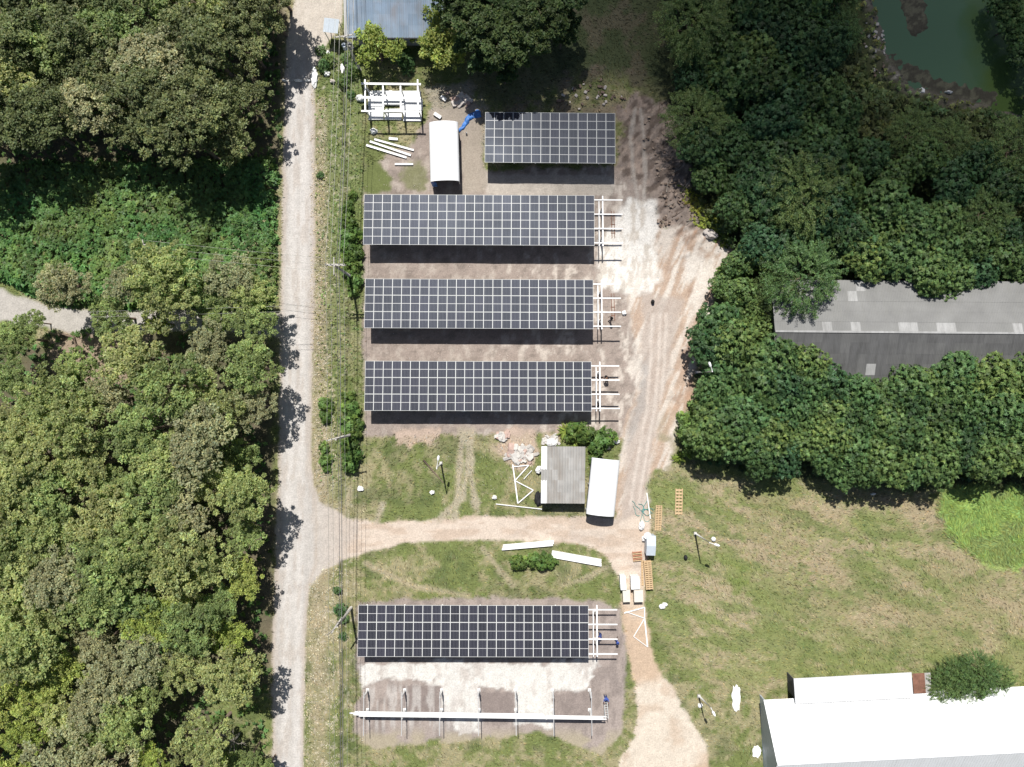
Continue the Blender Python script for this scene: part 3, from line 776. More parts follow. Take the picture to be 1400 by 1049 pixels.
for (x, y, s) in [(1185,350,1.0),(1205,362,0.7),(1272,385,0.85),(1294,404,0.75),(1312,378,0.9)]:
    tree('mid', x, y, s, zone='overhanging grey barn roof', group='trees above the grey barn')
for (x, y, s) in [(1345,366,0.9),(1385,352,0.9),(1420,345,1),(1340,330,0.9),(1385,320,0.85),(1450,370,1.0),(1365,376,0.6),(1400,374,0.7)]:
    tree('dark', x, y, s, zone='at right edge above grey barn', group='trees above the grey barn')
tree('feather', 1100, 378, 1.1, look='feather', zone='over the top left corner of the grey barn', group='trees above the grey barn')
tree('feather', 1068, 402, 0.7, look='feather', zone='beside the gable of the grey barn', group='trees above the grey barn')
for (x, y, s) in [(1035,345,0.8),(1010,360,0.7),(1015,400,0.8),(990,390,0.6),(1030,430,0.7),(1000,430,0.7),(1045,450,0.6)]:
    tree('mid' if x > 1000 else 'mid', x, y, s, zone='between bare ground and grey barn', group='trees left of the grey barn')
for (x, y, s) in [(1195,215,0.9),(1230,240,0.9),(1270,215,1.0),(1310,250,1.0),(1345,215,0.9),(1250,180,0.7),(1385,250,1.0),(1400,200,0.9),(1440,230,1.0),(1440,300,1.0),(1300,190,0.7),(1355,290,0.8)]:
    tree('feather' if (x * 7 + y) % 3 else 'dark', x, y, s, look='feather' if (x * 7 + y) % 3 else 'dark', zone='between the pond and the grey barn', group='trees below the pond')
for (x, y, s) in [(1400,20,0.9),(1420,60,0.9),(1385,-10,0.8),(1440,110,0.9)]:
    tree('dark', x, y, s, zone='on the far bank of the pond', group='trees on the far pond bank')
for (x, y, s) in [(1152,40,0.6),(1150,-5,0.6)]:
    tree('feather', x, y, s, look='feather', zone='on the near bank of the pond', group='trees on the near pond bank')
for (x, y, s) in [(1292,940,0.62),(1312,930,0.72),(1342,924,0.8),(1366,930,0.55),(1330,944,0.6)]:
    tree('feather', x, y, s * 0.85, look='feather', zone='over the long white building\'s roof', group='trees behind the white building')
tree('green', 1378, 928, 0.32, look='green', zone='at the eave of the long white building', group='trees behind the white building')
# trees at the top centre
for (x, y, s) in [(650,20,0.95),(690,50,0.95),(735,30,1.0),(660,70,0.75),(700,-10,1.0),(770,40,0.6),(620,-10,0.8),(760,-20,1.0),(690,95,0.5),(640,-40,1.0),(720,-60,1.1)]:
    tree('deep', x, y, s, zone='behind the blue roofed building', group='dark trees at the top of the photo')
for (x, y, s) in [(515,64,1.2),(602,52,1.25),(610,72,1.0),(590,40,0.9)]:
    tree('limebush', x, y, s, look='limebush', zone='along the front of the blue roofed building', name='broadleaf_bush', cat='bush', group='bushes in front of the blue roof')
for (x, y, s) in [(545,72,1.3),(556,88,0.9)]:
    tree('bush', x, y, s, look='bush', zone='between the two yellow bushes by the blue roof', name='broadleaf_bush', cat='bush', group='bushes in front of the blue roof')

# shrubs in the strip beside the pole line
for (x, y, s) in [(478,285,0.7),(484,268,0.5),(478,305,1.0),(482,322,1.1),(478,340,1.0),(485,352,1.0),(482,368,1.0),(486,385,0.9),(484,398,0.7),(474,318,0.8),(490,345,0.7)]:
    tree('shrub', x, y, s, zone='in strip beside second array', name='green_shrub', cat='shrub', group='shrubs along the ditch', on_ground=True)
for (x, y, s) in [(447,552,0.8),(446,570,0.7),(478,545,0.8),(482,560,1.0),(478,578,1.1),(486,590,1.0),(480,606,1.1),(484,622,1.0),(480,636,0.9),(444,612,0.6),(446,628,0.7),(447,640,0.5),(492,580,0.7)]:
    tree('shrub', x, y, s, zone='in strip beside fourth array\'s lower left', name='green_shrub', cat='shrub', group='shrubs along the ditch', on_ground=True)
for (x, y, s) in [(466,832,0.7),(470,845,0.6),(470,870,0.5),(462,806,0.5),(440,72,0.6),(452,84,0.7),(478,84,0.8),(484,100,0.8),(470,112,0.7),(444,92,0.7),(438,240,0.4),(480,130,0.5)]:
    zz = 'beside bottom array' if y > 500 else 'on verge near blue roof'
    tree('bush', x, y, s, look='bush', zone=zz, name='green_shrub', cat='shrub', group='scrub along the ditch', on_ground=True)
for (x, y, s) in [(708,768,0.95),(728,764,0.85),(741,766,1.0),(752,768,0.75)]:
    tree('shrub', x, y, s, zone='beside white channel stacks', name='green_shrub', cat='shrub', group='shrubs beside the white stacks', on_ground=True)
for (x, y, s) in [(800,592,1.2),(826,597,1.15),(815,612,1.0),(812,628,0.7),(785,590,1.1)]:
    tree('shrub', x, y, s, zone='behind the grey tin shed', name='green_shrub', cat='shrub', group='shrubs behind the tin shed', on_ground=True)
for (x, y, s) in [(940,590,1.3),(960,575,1.2),(945,612,1.0),(970,600,1.3),(935,575,0.8),(998,330,0.0),(955,560,1.0)]:
    if s: tree('shrub', x, y, s * 1.2, zone='at tree belt\'s left tip', name='green_shrub', cat='shrub', group='shrubs at the tip of the belt', on_ground=True)
for (x, y, s) in [(990,375,1.1),(1000,400,1.2),(985,400,0.9),(988,385,0.8)]:
    tree('shrub', x, y, s, zone='on the right rim of the bare ground', name='green_shrub', cat='shrub', group='shrubs on the rim of the bare ground', on_ground=True)
for (x, y, s, kk, l) in [(776,590,1.2,'strap_leaved_plant','clump of long arching leaves right behind the grey tin shed'), (927,627,0.9,'strap_leaved_plant','lime tuft of strap leaves at the tip of the tree belt'),
                         (786,604,0.8,'strap_leaved_plant','small clump of strap leaves touching the tin shed roof edge')]:
    e = empty(kk, PG(x, y), 0.4 * x, l, 'plant')
    for j in range(2):
        lf = link('leaf_cluster', strap_plant(R_, 24, 1.2 * s, 0.13, L_lime), e); lf.rotation_euler.z = j * 1.3; lf.location = (0.35 * j, 0.2 * j, 0)

# labels of trees and shrubs
LOOK = {'olive': 'shade-toned olive broadleaf tree', 'teak': 'light olive broadleaf tree', 'green': 'fresh green broadleaf tree', 'dusty': 'dusty grey green tree', 'yellow': 'yellow green tree', 'dark': 'dark green round tree',
        'mid': 'mid green clumpy tree', 'deep': 'deep green drooping tree', 'shrub': 'bright green leafy shrub', 'bush': 'dark green small shrub', 'limebush': 'yellow green bush', 'feather': 'fine leaved feathery tree'}
ORD = ['', 'first', 'second', 'third', 'fourth', 'fifth', 'sixth', 'seventh', 'eighth', 'ninth', 'tenth', 'eleventh', 'twelfth', 'thirteenth', 'fourteenth', 'fifteenth', 'sixteenth', 'seventeenth', 'eighteenth', 'nineteenth', 'twentieth']
bykey = {}
for t in TREES: bykey.setdefault((t[1], t[2]), []).append(t)
for (look, zone), ts in bykey.items():
    base = f'{LOOK[look]} {zone}'
    ts.sort(key=lambda t: t[4])
    for i, t in enumerate(ts):
        if len(ts) == 1: l = base
        elif len(ts) == 2: l = ('upper ' if i == 0 else 'lower ') + base
        elif len(ts) == 3: l = ('top ', 'middle ', 'bottom ')[i] + base
        elif i == 0: l = 'topmost ' + base
        elif i == len(ts) - 1: l = 'lowest ' + base
        else: l = (ORD[i + 1] if i + 1 < len(ORD) else 'lower') + ' from top ' + base
        t[0]['label'] = l

# leafless tree and dead limbs
def bare_tree(px, py, s, label, name='leafless_tree', h=7.5):
    x, y = P(px, py, h * 0.9)
    e = empty(name, (x, y, 0), 0, label, 'dead tree')
    rg = random.Random(int(px + py))
    mb = MB(); mb.world = False
    mb.tube([(0, 0, -0.2), (0.1, 0, h * 0.35), (0, 0.1, h * 0.6)], [0.14, 0.11, 0.08], 6)
    mb.build('trunk', M_palebark, e)
    for k in range(7):
        a = k * 0.9 + rg.uniform(-.3, .3); mb = MB(); mb.world = False
        p0 = Vector((0, 0.05, h * rg.uniform(0.4, 0.6))); p1 = p0 + Vector((math.cos(a), math.sin(a), 0.9)) * 1.1 * s; p2 = p1 + Vector((math.cos(a + .4), math.sin(a + .4), 0.5)) * 1.2 * s
        mb.tube([p0, p1, p2], [0.06, 0.04, 0.015], 5)
        for q in range(5):
            b = a + rg.uniform(-1.2, 1.2); st = p1.lerp(p2, rg.uniform(0, .8)); mb.tube([st, st + Vector((math.cos(b), math.sin(b), rg.uniform(.1, .6))) * rg.uniform(.5, 1.1) * s], [0.022, 0.008], 4)
        mb.build('branch', M_palebark, e)
bare_tree(8, 868, 1.1, 'pale leafless tree at the left edge of the photo, level with the bottom array')
bare_tree(312, 1022, 0.9, 'bare twisted branches beside the bottom right corner of the lower wood', h=4)

# ------------------------------------------------------------------ uncountable growth
def flecks(name, poly, n, size, color_, rng, label):
    xs = [p[0] for p in poly]; ys = [p[1] for p in poly]
    A = rng.uniform([min(xs), min(ys)], [max(xs), max(ys)], (n, 2)); A = A[sdf(poly, A[:, 0], A[:, 1]) > 0]
    A = A[fbm(A[:, 0], A[:, 1], 9, 3, 431) > 0.45]; n = len(A)
    x = (A[:, 0] - CX) * PM; y = -(A[:, 1] - CY) * PM
    z = np.array([gz(a, b) for a, b in zip(x, y)]) + 0.06
    a = rng.uniform(0, 6.28, n); d = np.stack([np.cos(a), np.sin(a), rng.normal(0.1, 0.2, n)], -1)
    L = size * rng.uniform(0.5, 1.4, n)
    q = leaf_quads(np.stack([x, y, z], -1), norm(d), norm(np.array([0, 0, 1.0]) + rng.normal(0, 0.3, (n, 3))), L, L * 0.6, rng)
    t = np.array(color_) * tones(n, rng, 0.2, 0.05)
    o = link(name, quads_mesh(name, q, np.clip(t, 0, 0.75), M_blade)); tag(o, label, 'leaf litter', kind='stuff')
def scatter(poly, dens, rng, amp=6):
    xs = [p[0] for p in poly]; ys = [p[1] for p in poly]
    area = (max(xs) - min(xs)) * (max(ys) - min(ys)) * PM * PM
    n = int(area * dens); A = rng.uniform([min(xs), min(ys)], [max(xs), max(ys)], (n, 2))
    s = sdf(poly, A[:, 0], A[:, 1]) + (fbm(A[:, 0], A[:, 1], 25, 3, 301) - 0.5) * 2 * amp
    return A[s > 0], s[s > 0]
def thicket(name, poly, dens, hfun, size, rng, matl, kk=8, wide=0.55, tonev=0.2):
    A, s = scatter(poly, dens, rng)
    x = (A[:, 0] - CX) * PM; y = -(A[:, 1] - CY) * PM
    z = hfun(A[:, 0], A[:, 1]) * sstep(0, 12, s) + rng.normal(0, 0.07, len(A)) + 0.12
    c = np.stack([x, y, z], -1)
    q = rosette_quads(c, kk, size, rng, 0.3, None, wide)
    t = np.repeat(tones(len(c), rng, tonev, 0.05) * (0.45 + 1.1 * fbm(A[:, 0], A[:, 1], 26, 4, 311))[:, None] * np.hstack([np.ones((len(c), 1)) * 1.0 + (fbm(A[:, 0], A[:, 1], 40, 3, 313)[:, None] - 0.45) * 0.9, np.ones((len(c), 1)), np.ones((len(c), 1))]), kk, 0) * tones(len(q), rng, 0.1)
    o = link(name, quads_mesh(name, q, t, matl)); return o
rg = np.random.default_rng(77)
o = thicket('creeper_thicket', [(-60,225),(380,215),(381,300),(379,380),(372,425),(300,424),(120,422),(60,414),(30,398),(-60,360)], 11,
            lambda u, v: 0.6 + 1.6 * fbm(u, v, 38, 4, 321), 0.34, rg, L_vine)
tag(o, 'waist high bright green creeper thicket between the upper wood and the old lane', 'thicket', kind='stuff')
o = thicket('undergrowth', [(-60,-80),(380,-80),(384,120),(382,215),(-60,225)], 2.0, lambda u, v: 0.2 + 0.8 * fbm(u, v, 30, 3, 331), 0.36, rg, L_vine)
tag(o, 'low green undergrowth in the shade of the upper wood', 'undergrowth', kind='stuff')
o = thicket('undergrowth', [(-60,460),(150,450),(374,470),(366,940),(372,1120),(-60,1120)], 1.3, lambda u, v: 0.2 + 0.7 * fbm(u, v, 30, 3, 341), 0.36, rg, L_vine)
tag(o, 'patchy green undergrowth in the shade of the lower wood', 'undergrowth', kind='stuff')
o = thicket('scrub', [(925,-80),(1165,-80),(1170,60),(1185,115),(1240,135),(1300,148),(1480,170),(1480,410),(1160,400),(1050,430),(1000,350),(960,300),(935,200)], 5.0,
            lambda u, v: 0.5 + 2.2 * fbm(u, v, 34, 4, 351), 0.36, rg, L_deep, tonev=0.28)
tag(o, 'dark tangled scrub between the shaded grove, the pond and the grey barn', 'scrub', kind='stuff')
o = thicket('scrub', [(935,560),(985,440),(1060,470),(1130,510),(1470,500),(1480,640),(1250,665),(1000,645),(930,620)], 3.5,
            lambda u, v: 0.4 + 1.4 * fbm(u, v, 30, 4, 361), 0.36, rg, L_deep, tonev=0.25)
tag(o, 'dark undergrowth beneath the belt of trees along the meadow', 'undergrowth', kind='stuff')
o = thicket('weeds', [(432,70),(446,66),(475,60),(495,110),(495,262),(497,450),(490,660),(438,660),(430,400),(431,120)], 4,
            lambda u, v: -0.12 + 0.34 * fbm(u, v, 20, 3, 371), 0.13, rg, L_green, 6, tonev=0.3)
tag(o, 'low green weeds on the verge between the main road and the arrays', 'weeds', kind='stuff')
o = thicket('bank_scrub', [(1165,-40),(1196,-40),(1196,30),(1206,60),(1212,95),(1240,118),(1300,136),(1400,156),(1480,175),(1480,200),(1180,140)], 3.0, lambda u, v: 0.1 + 0.9 * fbm(u, v, 20, 3, 451), 0.26, rg, L_green, 7, tonev=0.3)
tag(o, 'patchy green scrub along the near bank of the pond', 'scrub', kind='stuff')
o = thicket('weeds', [(925,250),(950,262),(1003,325),(1003,340),(985,334),(950,305)], 14, lambda u, v: 0.1 + 0.5 * fbm(u, v, 20, 3, 381), 0.24, rg, L_lime, 6)
tag(o, 'lime green weeds on the rim of the bare ground under the shaded grove', 'weeds', kind='stuff')
o = thicket('weeds', [(1355,300),(1400,290),(1480,290),(1480,370),(1400,340),(1350,325)], 9, lambda u, v: 0.6 + 1.2 * fbm(u, v, 20, 3, 391), 0.26, rg, L_lime, 6)
tag(o, 'yellow green weeds at the right edge of the photo above the grey barn', 'weeds', kind='stuff')

# grass blades, coloured like the sward they stand in
def blade_mat():
    m = bpy.data.materials.new('grass_blade'); m.use_nodes = True
    N = m.node_tree.nodes; L = m.node_tree.links; b = N['Principled BSDF']; b.inputs['Roughness'].default_value = 0.8; b.inputs['Specular IOR Level'].default_value = 0.1
    at = N.new('ShaderNodeAttribute'); at.attribute_name = 'tone'; L.new(at.outputs['Color'], b.inputs['Base Color'])
    t = N.new('ShaderNodeBsdfTranslucent'); L.new(at.outputs['Color'], t.inputs['Color'])
    s = N.new('ShaderNodeMixShader'); s.inputs[0].default_value = 0.25; out = N['Material Output']
    L.new(b.outputs[0], s.inputs[1]); L.new(t.outputs[0], s.inputs[2]); L.new(s.outputs[0], out.inputs[0]); return m
M_blade = blade_mat()
def blades(name, n, L0, W0, poly=None, mask=None, flow=None, rng=rg, lift=0.5, boost=1.0, spread=0.28):
    if poly is None:
        x = rng.uniform(gx[0] + 4, gx[-1] - 4, n); y = rng.uniform(gy[0] + 3, gy[-1] - 3, n)
    else:
        xs = [p[0] for p in poly]; ys = [p[1] for p in poly]
        A = rng.uniform([min(xs), min(ys)], [max(xs), max(ys)], (n, 2)); A = A[sdf(poly, A[:, 0], A[:, 1]) + (fbm(A[:,0],A[:,1],12,3,5)-.5)*12 > 0]
        x = (A[:, 0] - CX) * PM; y = -(A[:, 1] - CY) * PM
    i = np.clip(np.round((y - gy[0]) / step).astype(int), 0, ny - 1); j = np.clip(np.round((x - gx[0]) / step).astype(int), 0, nx - 1)
    if mask is not None:
        k = rng.random(len(x)) < mask[i, j]; x, y, i, j = x[k], y[k], i[k], j[k]
    n = len(x); c = col[i, j]; z = GZ[i, j]
    u = CX + x / PM; v = CY - y / PM
    if flow is None: a = rng.uniform(0, 2 * np.pi, n)
    else: a = flow(u, v) + rng.normal(0, 0.45, n)
    Ls = L0 * rng.uniform(0.5, 1.4, n); el = rng.uniform(0.15, lift, n)
    d = np.stack([np.cos(a) * np.cos(el), np.sin(a) * np.cos(el), np.sin(el)], -1)
    nr = norm(np.array([0, 0, 1.0]) + rng.normal(0, 0.3, (n, 3)))
    q = leaf_quads(np.stack([x, y, z], -1), d, nr, Ls, W0 * rng.uniform(0.6, 1.3, n), rng)
    t = c * tones(n, rng, spread, 0.08) * boost
    return link(name, quads_mesh(name, q, np.clip(t, 0.01, 0.7), M_blade))
hard = np.maximum.reduce([road, side, lower, track, yard, pad, tanm, chalk, lane, churn])
gmask = np.clip(1 - hard, 0, 1) * (pd < -6) * (1 - 0.85 * np.maximum(np.maximum(wood, wood2), np.maximum(scrub2, scrub3)))
flowf = lambda u, v: -0.3 + 3.5 * (fbm(u, v, 60, 3, 401) - 0.5)
o = blades('grass', 290000, 0.32, 0.075, mask=gmask, flow=flowf, boost=1.2, spread=0.42)
tag(o, 'short mixed green and dry grass covering the meadow, lawns and verges', 'grass', kind='stuff')
o = blades('tall_grass', 34000, 0.7, 0.13, poly=[(1288,668),(1330,655),(1480,640),(1480,790),(1400,780),(1340,768),(1300,740),(1285,710)], flow=lambda u, v: 2.2 + 5 * (fbm(u, v, 30, 3, 411) - 0.5), lift=0.4, boost=1.12, spread=0.16)
tag(o, 'bright green lush grass patch at the right edge below the tree belt', 'grass', kind='stuff')
o = blades('dry_litter', 26000, 0.22, 0.06, mask=np.clip(np.maximum(tanm, churn) * (1 - track) * (1 - 0.8 * chalk), 0, 1), boost=1.15, lift=0.3, spread=0.35)
tag(o, 'dry straw and root litter over the scraped bare earth', 'litter', kind='stuff')
flecks('leaf_litter', [(426,120),(446,120),(450,400),(462,660),(430,660),(424,400)], 5200, 0.16, (0.55, 0.48, 0.36), rg, 'pale dry leaves strewn along the right verge of the main road')
flecks('leaf_litter', [(422,800),(448,770),(470,760),(462,1049),(414,1049),(416,900)], 2400, 0.17, (0.58, 0.52, 0.38), rg, 'pale dry leaves strewn on the verge beside the bottom array')
flecks('stone_chips', [(500,240),(880,240),(960,350),(900,600),(860,790),(500,600)], 5000, 0.10, (0.5, 0.45, 0.4), rg, 'small pale stone chips strewn over the bare yard')
# ------------------------------------------------------------------ solar arrays
def cell_mat():
    m = bpy.data.materials.new('solar_cells'); m.use_nodes = True
    N = m.node_tree.nodes; L = m.node_tree.links; b = N['Principled BSDF']
    b.inputs['Specular IOR Level'].default_value = 0.18; b.inputs['Specular Tint'].default_value = (0.72, 0.83, 1.0, 1)
    tc = N.new('ShaderNodeTexCoord'); sx = N.new('ShaderNodeSeparateXYZ'); L.new(tc.outputs['Object'], sx.inputs[0])
    def line(sock, pitch, width):
        a = N.new('ShaderNodeMath'); a.operation = 'MODULO'; a.inputs[1].default_value = pitch
        p = N.new('ShaderNodeMath'); p.operation = 'ADD'; p.inputs[1].default_value = 20 * pitch
        L.new(sock, p.inputs[0]); L.new(p.outputs[0], a.inputs[0])
        g = N.new('ShaderNodeMath'); g.operation = 'LESS_THAN'; g.inputs[1].default_value = width; L.new(a.outputs[0], g.inputs[0]); return g.outputs[0]
    l1 = line(sx.outputs[0], 0.166, 0.022); l2 = line(sx.outputs[1], 0.0905, 0.006)
    ad = N.new('ShaderNodeMath'); ad.operation = 'MAXIMUM'; L.new(l1, ad.inputs[0]); L.new(l2, ad.inputs[1])
    oi = N.new('ShaderNodeObjectInfo')
    c1 = N.new('ShaderNodeMix'); c1.data_type = 'RGBA'; L.new(oi.outputs['Random'], c1.inputs[0])
    c1.inputs[6].default_value = (0.012, 0.013, 0.018, 1); c1.inputs[7].default_value = (0.024, 0.024, 0.036, 1)
    c2 = N.new('ShaderNodeMix'); c2.data_type = 'RGBA'; L.new(ad.outputs[0], c2.inputs[0])
    L.new(c1.outputs[2], c2.inputs[6]); c2.inputs[7].default_value = (0.12, 0.12, 0.14, 1)
    L.new(c2.outputs[2], b.inputs['Base Color'])
    n = N.new('ShaderNodeTexNoise'); n.inputs['Scale'].default_value = 0.35; n.inputs['Detail'].default_value = 3
    geo = N.new('ShaderNodeNewGeometry'); L.new(geo.outputs['Position'], n.inputs['Vector'])
    r = N.new('ShaderNodeMapRange'); r.inputs['To Min'].default_value = 0.36; r.inputs['To Max'].default_value = 0.5; L.new(n.outputs[0], r.inputs[0]); L.new(r.outputs[0], b.inputs['Roughness'])
    return m
M_cell = cell_mat()
MW, MD = 1.054, 1.945
def module_mesh(w, d):
    mb = MB(); mb.world = False
    a, b = w / 2 - 0.042, d / 2 - 0.045
    mb.add([(-a, 0.025, 0.02), (a, 0.025, 0.02), (a, b, 0.02), (-a, b, 0.02)], [(0, 1, 2, 3)], 0)
    mb.add([(-a, -b, 0.02), (a, -b, 0.02), (a, -0.025, 0.02), (-a, -0.025, 0.02)], [(0, 1, 2, 3)], 0)
    mb.add([(-a, -0.025, 0.021), (a, -0.025, 0.021), (a, 0.025, 0.021), (-a, 0.025, 0.021)], [(0, 1, 2, 3)], 1)
    mb.box((0, 0, -0.004), (w - 0.002, d - 0.004, 0.03), m=1)
    return mb.mesh('solar_module', [M_cell, M_backsheet])
def frame_mesh(w, d):
    mb = MB(); mb.world = False; t = 0.034; g = 0.008
    for s in (-1, 1):
        mb.box((s * (w / 2 - g - t / 2), 0, 0.006), (t, d - 2 * g, 0.046))
        mb.box((0, s * (d / 2 - g - t / 2), 0.006), (w - 2 * g - 2 * t, t, 0.046))
    return mb.mesh('frame', M_alu)
mod_me = module_mesh(MW, MD); frm_me = frame_mesh(MW, MD)
HL, HB = 2.35, 2.9            # heights of the low (sunward) and high edge
def array(tl, tr, bl, ncol, label, ext, exth=None, dark_gap=0.0):
    a = P3(*tl, HL); b = P3(*tr, HL); c = P3(*bl, HB)
    ang = math.atan2(b.y - a.y, b.x - a.x)
    W = (b - a).length; D = (c - a).length
    o = Vector(((a.x + b.x) / 2, (a.y + b.y) / 2, 0))
    e = empty('solar_array', o, ang, label, 'solar array', 'rows of solar panels on steel canopies')
    dirx = Vector((1, 0, 0)); tilt = math.asin((HB - HL) / D)
    dirs = Vector((0, -math.cos(tilt), math.sin(tilt)))
    nrm = dirx.cross(dirs) * -1
    if nrm.z < 0: nrm = -nrm
    org = Vector((-W / 2, 0, HL))
    pw = W / ncol; pd_ = D / 3
    for i in range(ncol):
        for j in range(3):
            p = org + dirx * pw * (i + 0.5) + dirs * pd_ * (j + 0.5)
            m = link('solar_module', mod_me, e, p, (-tilt, 0, 0)); m.scale = (pw / MW, pd_ / MD, 1)
            f = link('frame', frm_me, m)
    x0, x1 = -W / 2 + 0.25, W / 2 + ext
    for k in range(4):                                   # purlins, running on past the last module
        s = (0.085 + 0.285 * k) * D
        p = org + dirs * s; mb = MB(); mb.world = False
        mb.box((( x0 + x1) / 2, p.y, p.z - 0.105), (x1 - x0, 0.13, 0.11)); mb.build('purlin', M_white, e)
    xs = [x0 + 0.7 + (W - 0.4) / 6 * k for k in range(6)] + ([W / 2 + 0.55, W / 2 + 0.98] if ext > 1.5 else [W / 2 - 0.3])
    for k, x in enumerate(xs):                           # rafters on two posts each
        thin = (k == 6)
        mb = MB(); mb.world = False
        p0 = org + dirs * (0.0 if not thin else 0.45); p1 = org + dirs * D
        w_ = 0.09 if thin else 0.14
        mb.beam((x, p0.y, p0.z - 0.245), (x, p1.y, p1.z - 0.245), w_, 0.16); mb.build('rafter', M_white, e)
        if thin: continue
        for fr in (0.22, 0.8):
            q = org + dirs * D * fr; mb = MB(); mb.world = False
            mb.box((x, q.y, (q.z - 0.33) / 2), (0.14, 0.14, q.z - 0.33))
            mb.box((x, q.y, 0.06), (0.34, 0.34, 0.06)); mb.build('post', M_steel, e)
        q = org + dirs * D * 0.8; r = org + dirs * D * 0.55; mb = MB(); mb.world = False
        mb.beam((x, q.y + 0.07, q.z - 1.2), (x, r.y, r.z - 0.33), 0.06, 0.06); mb.build('brace', M_steel, e)
    return e, W, D
array((663.5,153.5), (841,155), (663,222.3), 14, 'short solar panel array at the top, fourteen modules wide', 0.0)
array((498,265.9), (812.5,267.4), (498,334.6), 25, 'long solar array just below the white barrel roofed shelter', 3.25)
array((499.5,381.2), (811,382.7), (499,448.6), 25, 'long solar array, second down of the three closely stacked long ones', 3.15)
array((499.5,493.6), (808.5,494.6), (499,561.6), 25, 'long solar array directly above the lawn and the grey tin shed', 3.2)
array((490.2,827.2), (804.5,828), (489.5,898), 25, 'dark long solar array at the bottom, standing on white crushed stone', 3.3)
# a grey water tank pokes out under the fourth array
e = empty('water_tank', PG(635, 554), 0, 'pale blue round tank poking out under the lower edge of the fourth array', 'tank')
mb = MB(); mb.world = False
mb.tube([(0,0,0),(0,0,1.1),(0,0,1.25),(0,0,1.32)], [0.75,0.75,0.6,0.2], 20); mb.build('tank_body', M_bluegrey, e)
mb = MB(); mb.world = False; mb.tube([(0,0,1.3),(0,0,1.42)], [0.22,0.22], 12); mb.build('lid', M_bluegrey, e)

# rails lying below the open ends of the upper arrays
for (x, y, l) in ((838, 307, 'pair of brown rails on white ground under the open end of the top long array'), (838, 420, 'pair of brown rails under the open end of the middle long array')):
    e = empty('rail_pair', PG(x, y), 0.03, l, 'rails')
    for s in (-0.16, 0.16):
        mb = MB(); mb.world = False; mb.box((s, 0, 0.07), (0.07, 3.2, 0.07)); mb.build('rail', M_rust, e)
    for s in (-1, 0, 1):
        mb = MB(); mb.world = False; mb.box((0, s, 0.03), (0.5, 0.08, 0.05)); mb.build('crossbar', M_rust, e)

# ------------------------------------------------------------------ skeleton of the next array
M_greysteel = mat('grey_steel', (0.42, 0.42, 0.42), 0.6, 0.1)
frx = [(497, 553), (549, 603), (601.5, 0), (653.5, 0), (705, 0), (756, 0), (808, 0)]
for k, x in enumerate([497.5, 549.5, 601.5, 653.5, 705, 756.5, 808.5]):
    a = P3(x, 946, 2.35); b = P3(x - 0.5 if k < 3 else x + 0.8, 1006, 2.8)
    c = Vector(((a.x + b.x) / 2, (a.y + b.y) / 2, 0))
    e = empty('steel_portal', c, 0, f'{("first","second","third","fourth","fifth","sixth","seventh")[k]} bare steel rafter frame from the left under the long white purlins', 'steel frame', 'bare steel frames of the unfinished array')
    mb = MB(); mb.beam(a, b, 0.08, 0.14); mb.build('rafter', M_greysteel, e)
    for fr in (0.14, 0.62):
        q = a.lerp(b, fr); mb = MB(); mb.box((q.x, q.y, q.z / 2 - 0.05), (0.16, 0.16, q.z - 0.1)); mb.box((q.x, q.y, 0.07), (0.36, 0.36, 0.06)); mb.build('post', M_steel, e)
    q = a.lerp(b, 0.62); r = a.lerp(b, 0.38); mb = MB(); mb.beam((q.x, q.y, q.z - 1.1), (r.x, r.y, r.z - 0.1), 0.06, 0.06); mb.build('brace', M_steel, e)
a = P3(478, 975, 2.75); b = P3(829, 980, 2.75)
e = empty('purlin_bundle', (a + b) / 2, 0, 'long bundle of white steel purlins lying across the seven bare frames', 'steel bundle')
for k, (dy, s0, s1, dz) in enumerate([(-0.30, 0.035, 1.0, 0), (-0.15, 0.015, 0.985, 0.02), (0.0, 0.0, 0.76, 0.0), (0.0, 0.765, 1.0, 0.0), (0.15, 0.02, 0.755, 0.02), (-0.08, 0.05, 0.97, 0.13), (-0.23, 0.3, 0.96, 0.13)]):
    p = a.lerp(b, s0); q = a.lerp(b, s1); mb = MB()
    mb.beam((p.x, p.y + dy, p.z + dz), (q.x, q.y + dy + random.uniform(-.02, .02), q.z + dz), 0.125, 0.11); mb.build('purlin', M_white, e)

# ------------------------------------------------------------------ small steel canopy, upper left
e = empty('steel_canopy_frame', PG(537, 142), 0, 'unfinished white steel canopy frame over white sheets at the upper left', 'steel frame')
xs = [499, 523.5, 547.5, 571]
for k, x in enumerate(xs):
    a = P3(x, 109 if k in (0, 3) else 114, 2.5); b = P3(x + 0.5, 153, 2.8)
    mb = MB(); mb.beam(a, b, 0.16, 0.14); mb.build('rafter', M_white, e)
    for fr, hh in ((0.15, 2.5), (0.9, 2.8)):
        q = a.lerp(b, fr); mb = MB(); mb.box((q.x, q.y, q.z / 2 - 0.05), (0.14, 0.14, q.z - 0.1)); mb.build('post', M_steel, e)
for y, w_, z in ((115, 0.22, 2.64), (134, 0.24, 2.74), (152.5, 0.18, 2.92)):
    a = P3(494, y - 0.5, z); b = P3(575.5, y + 0.5, z); mb = MB(); mb.beam(a, b, w_, 0.12); mb.build('purlin', M_white, e)
sheetn = 0
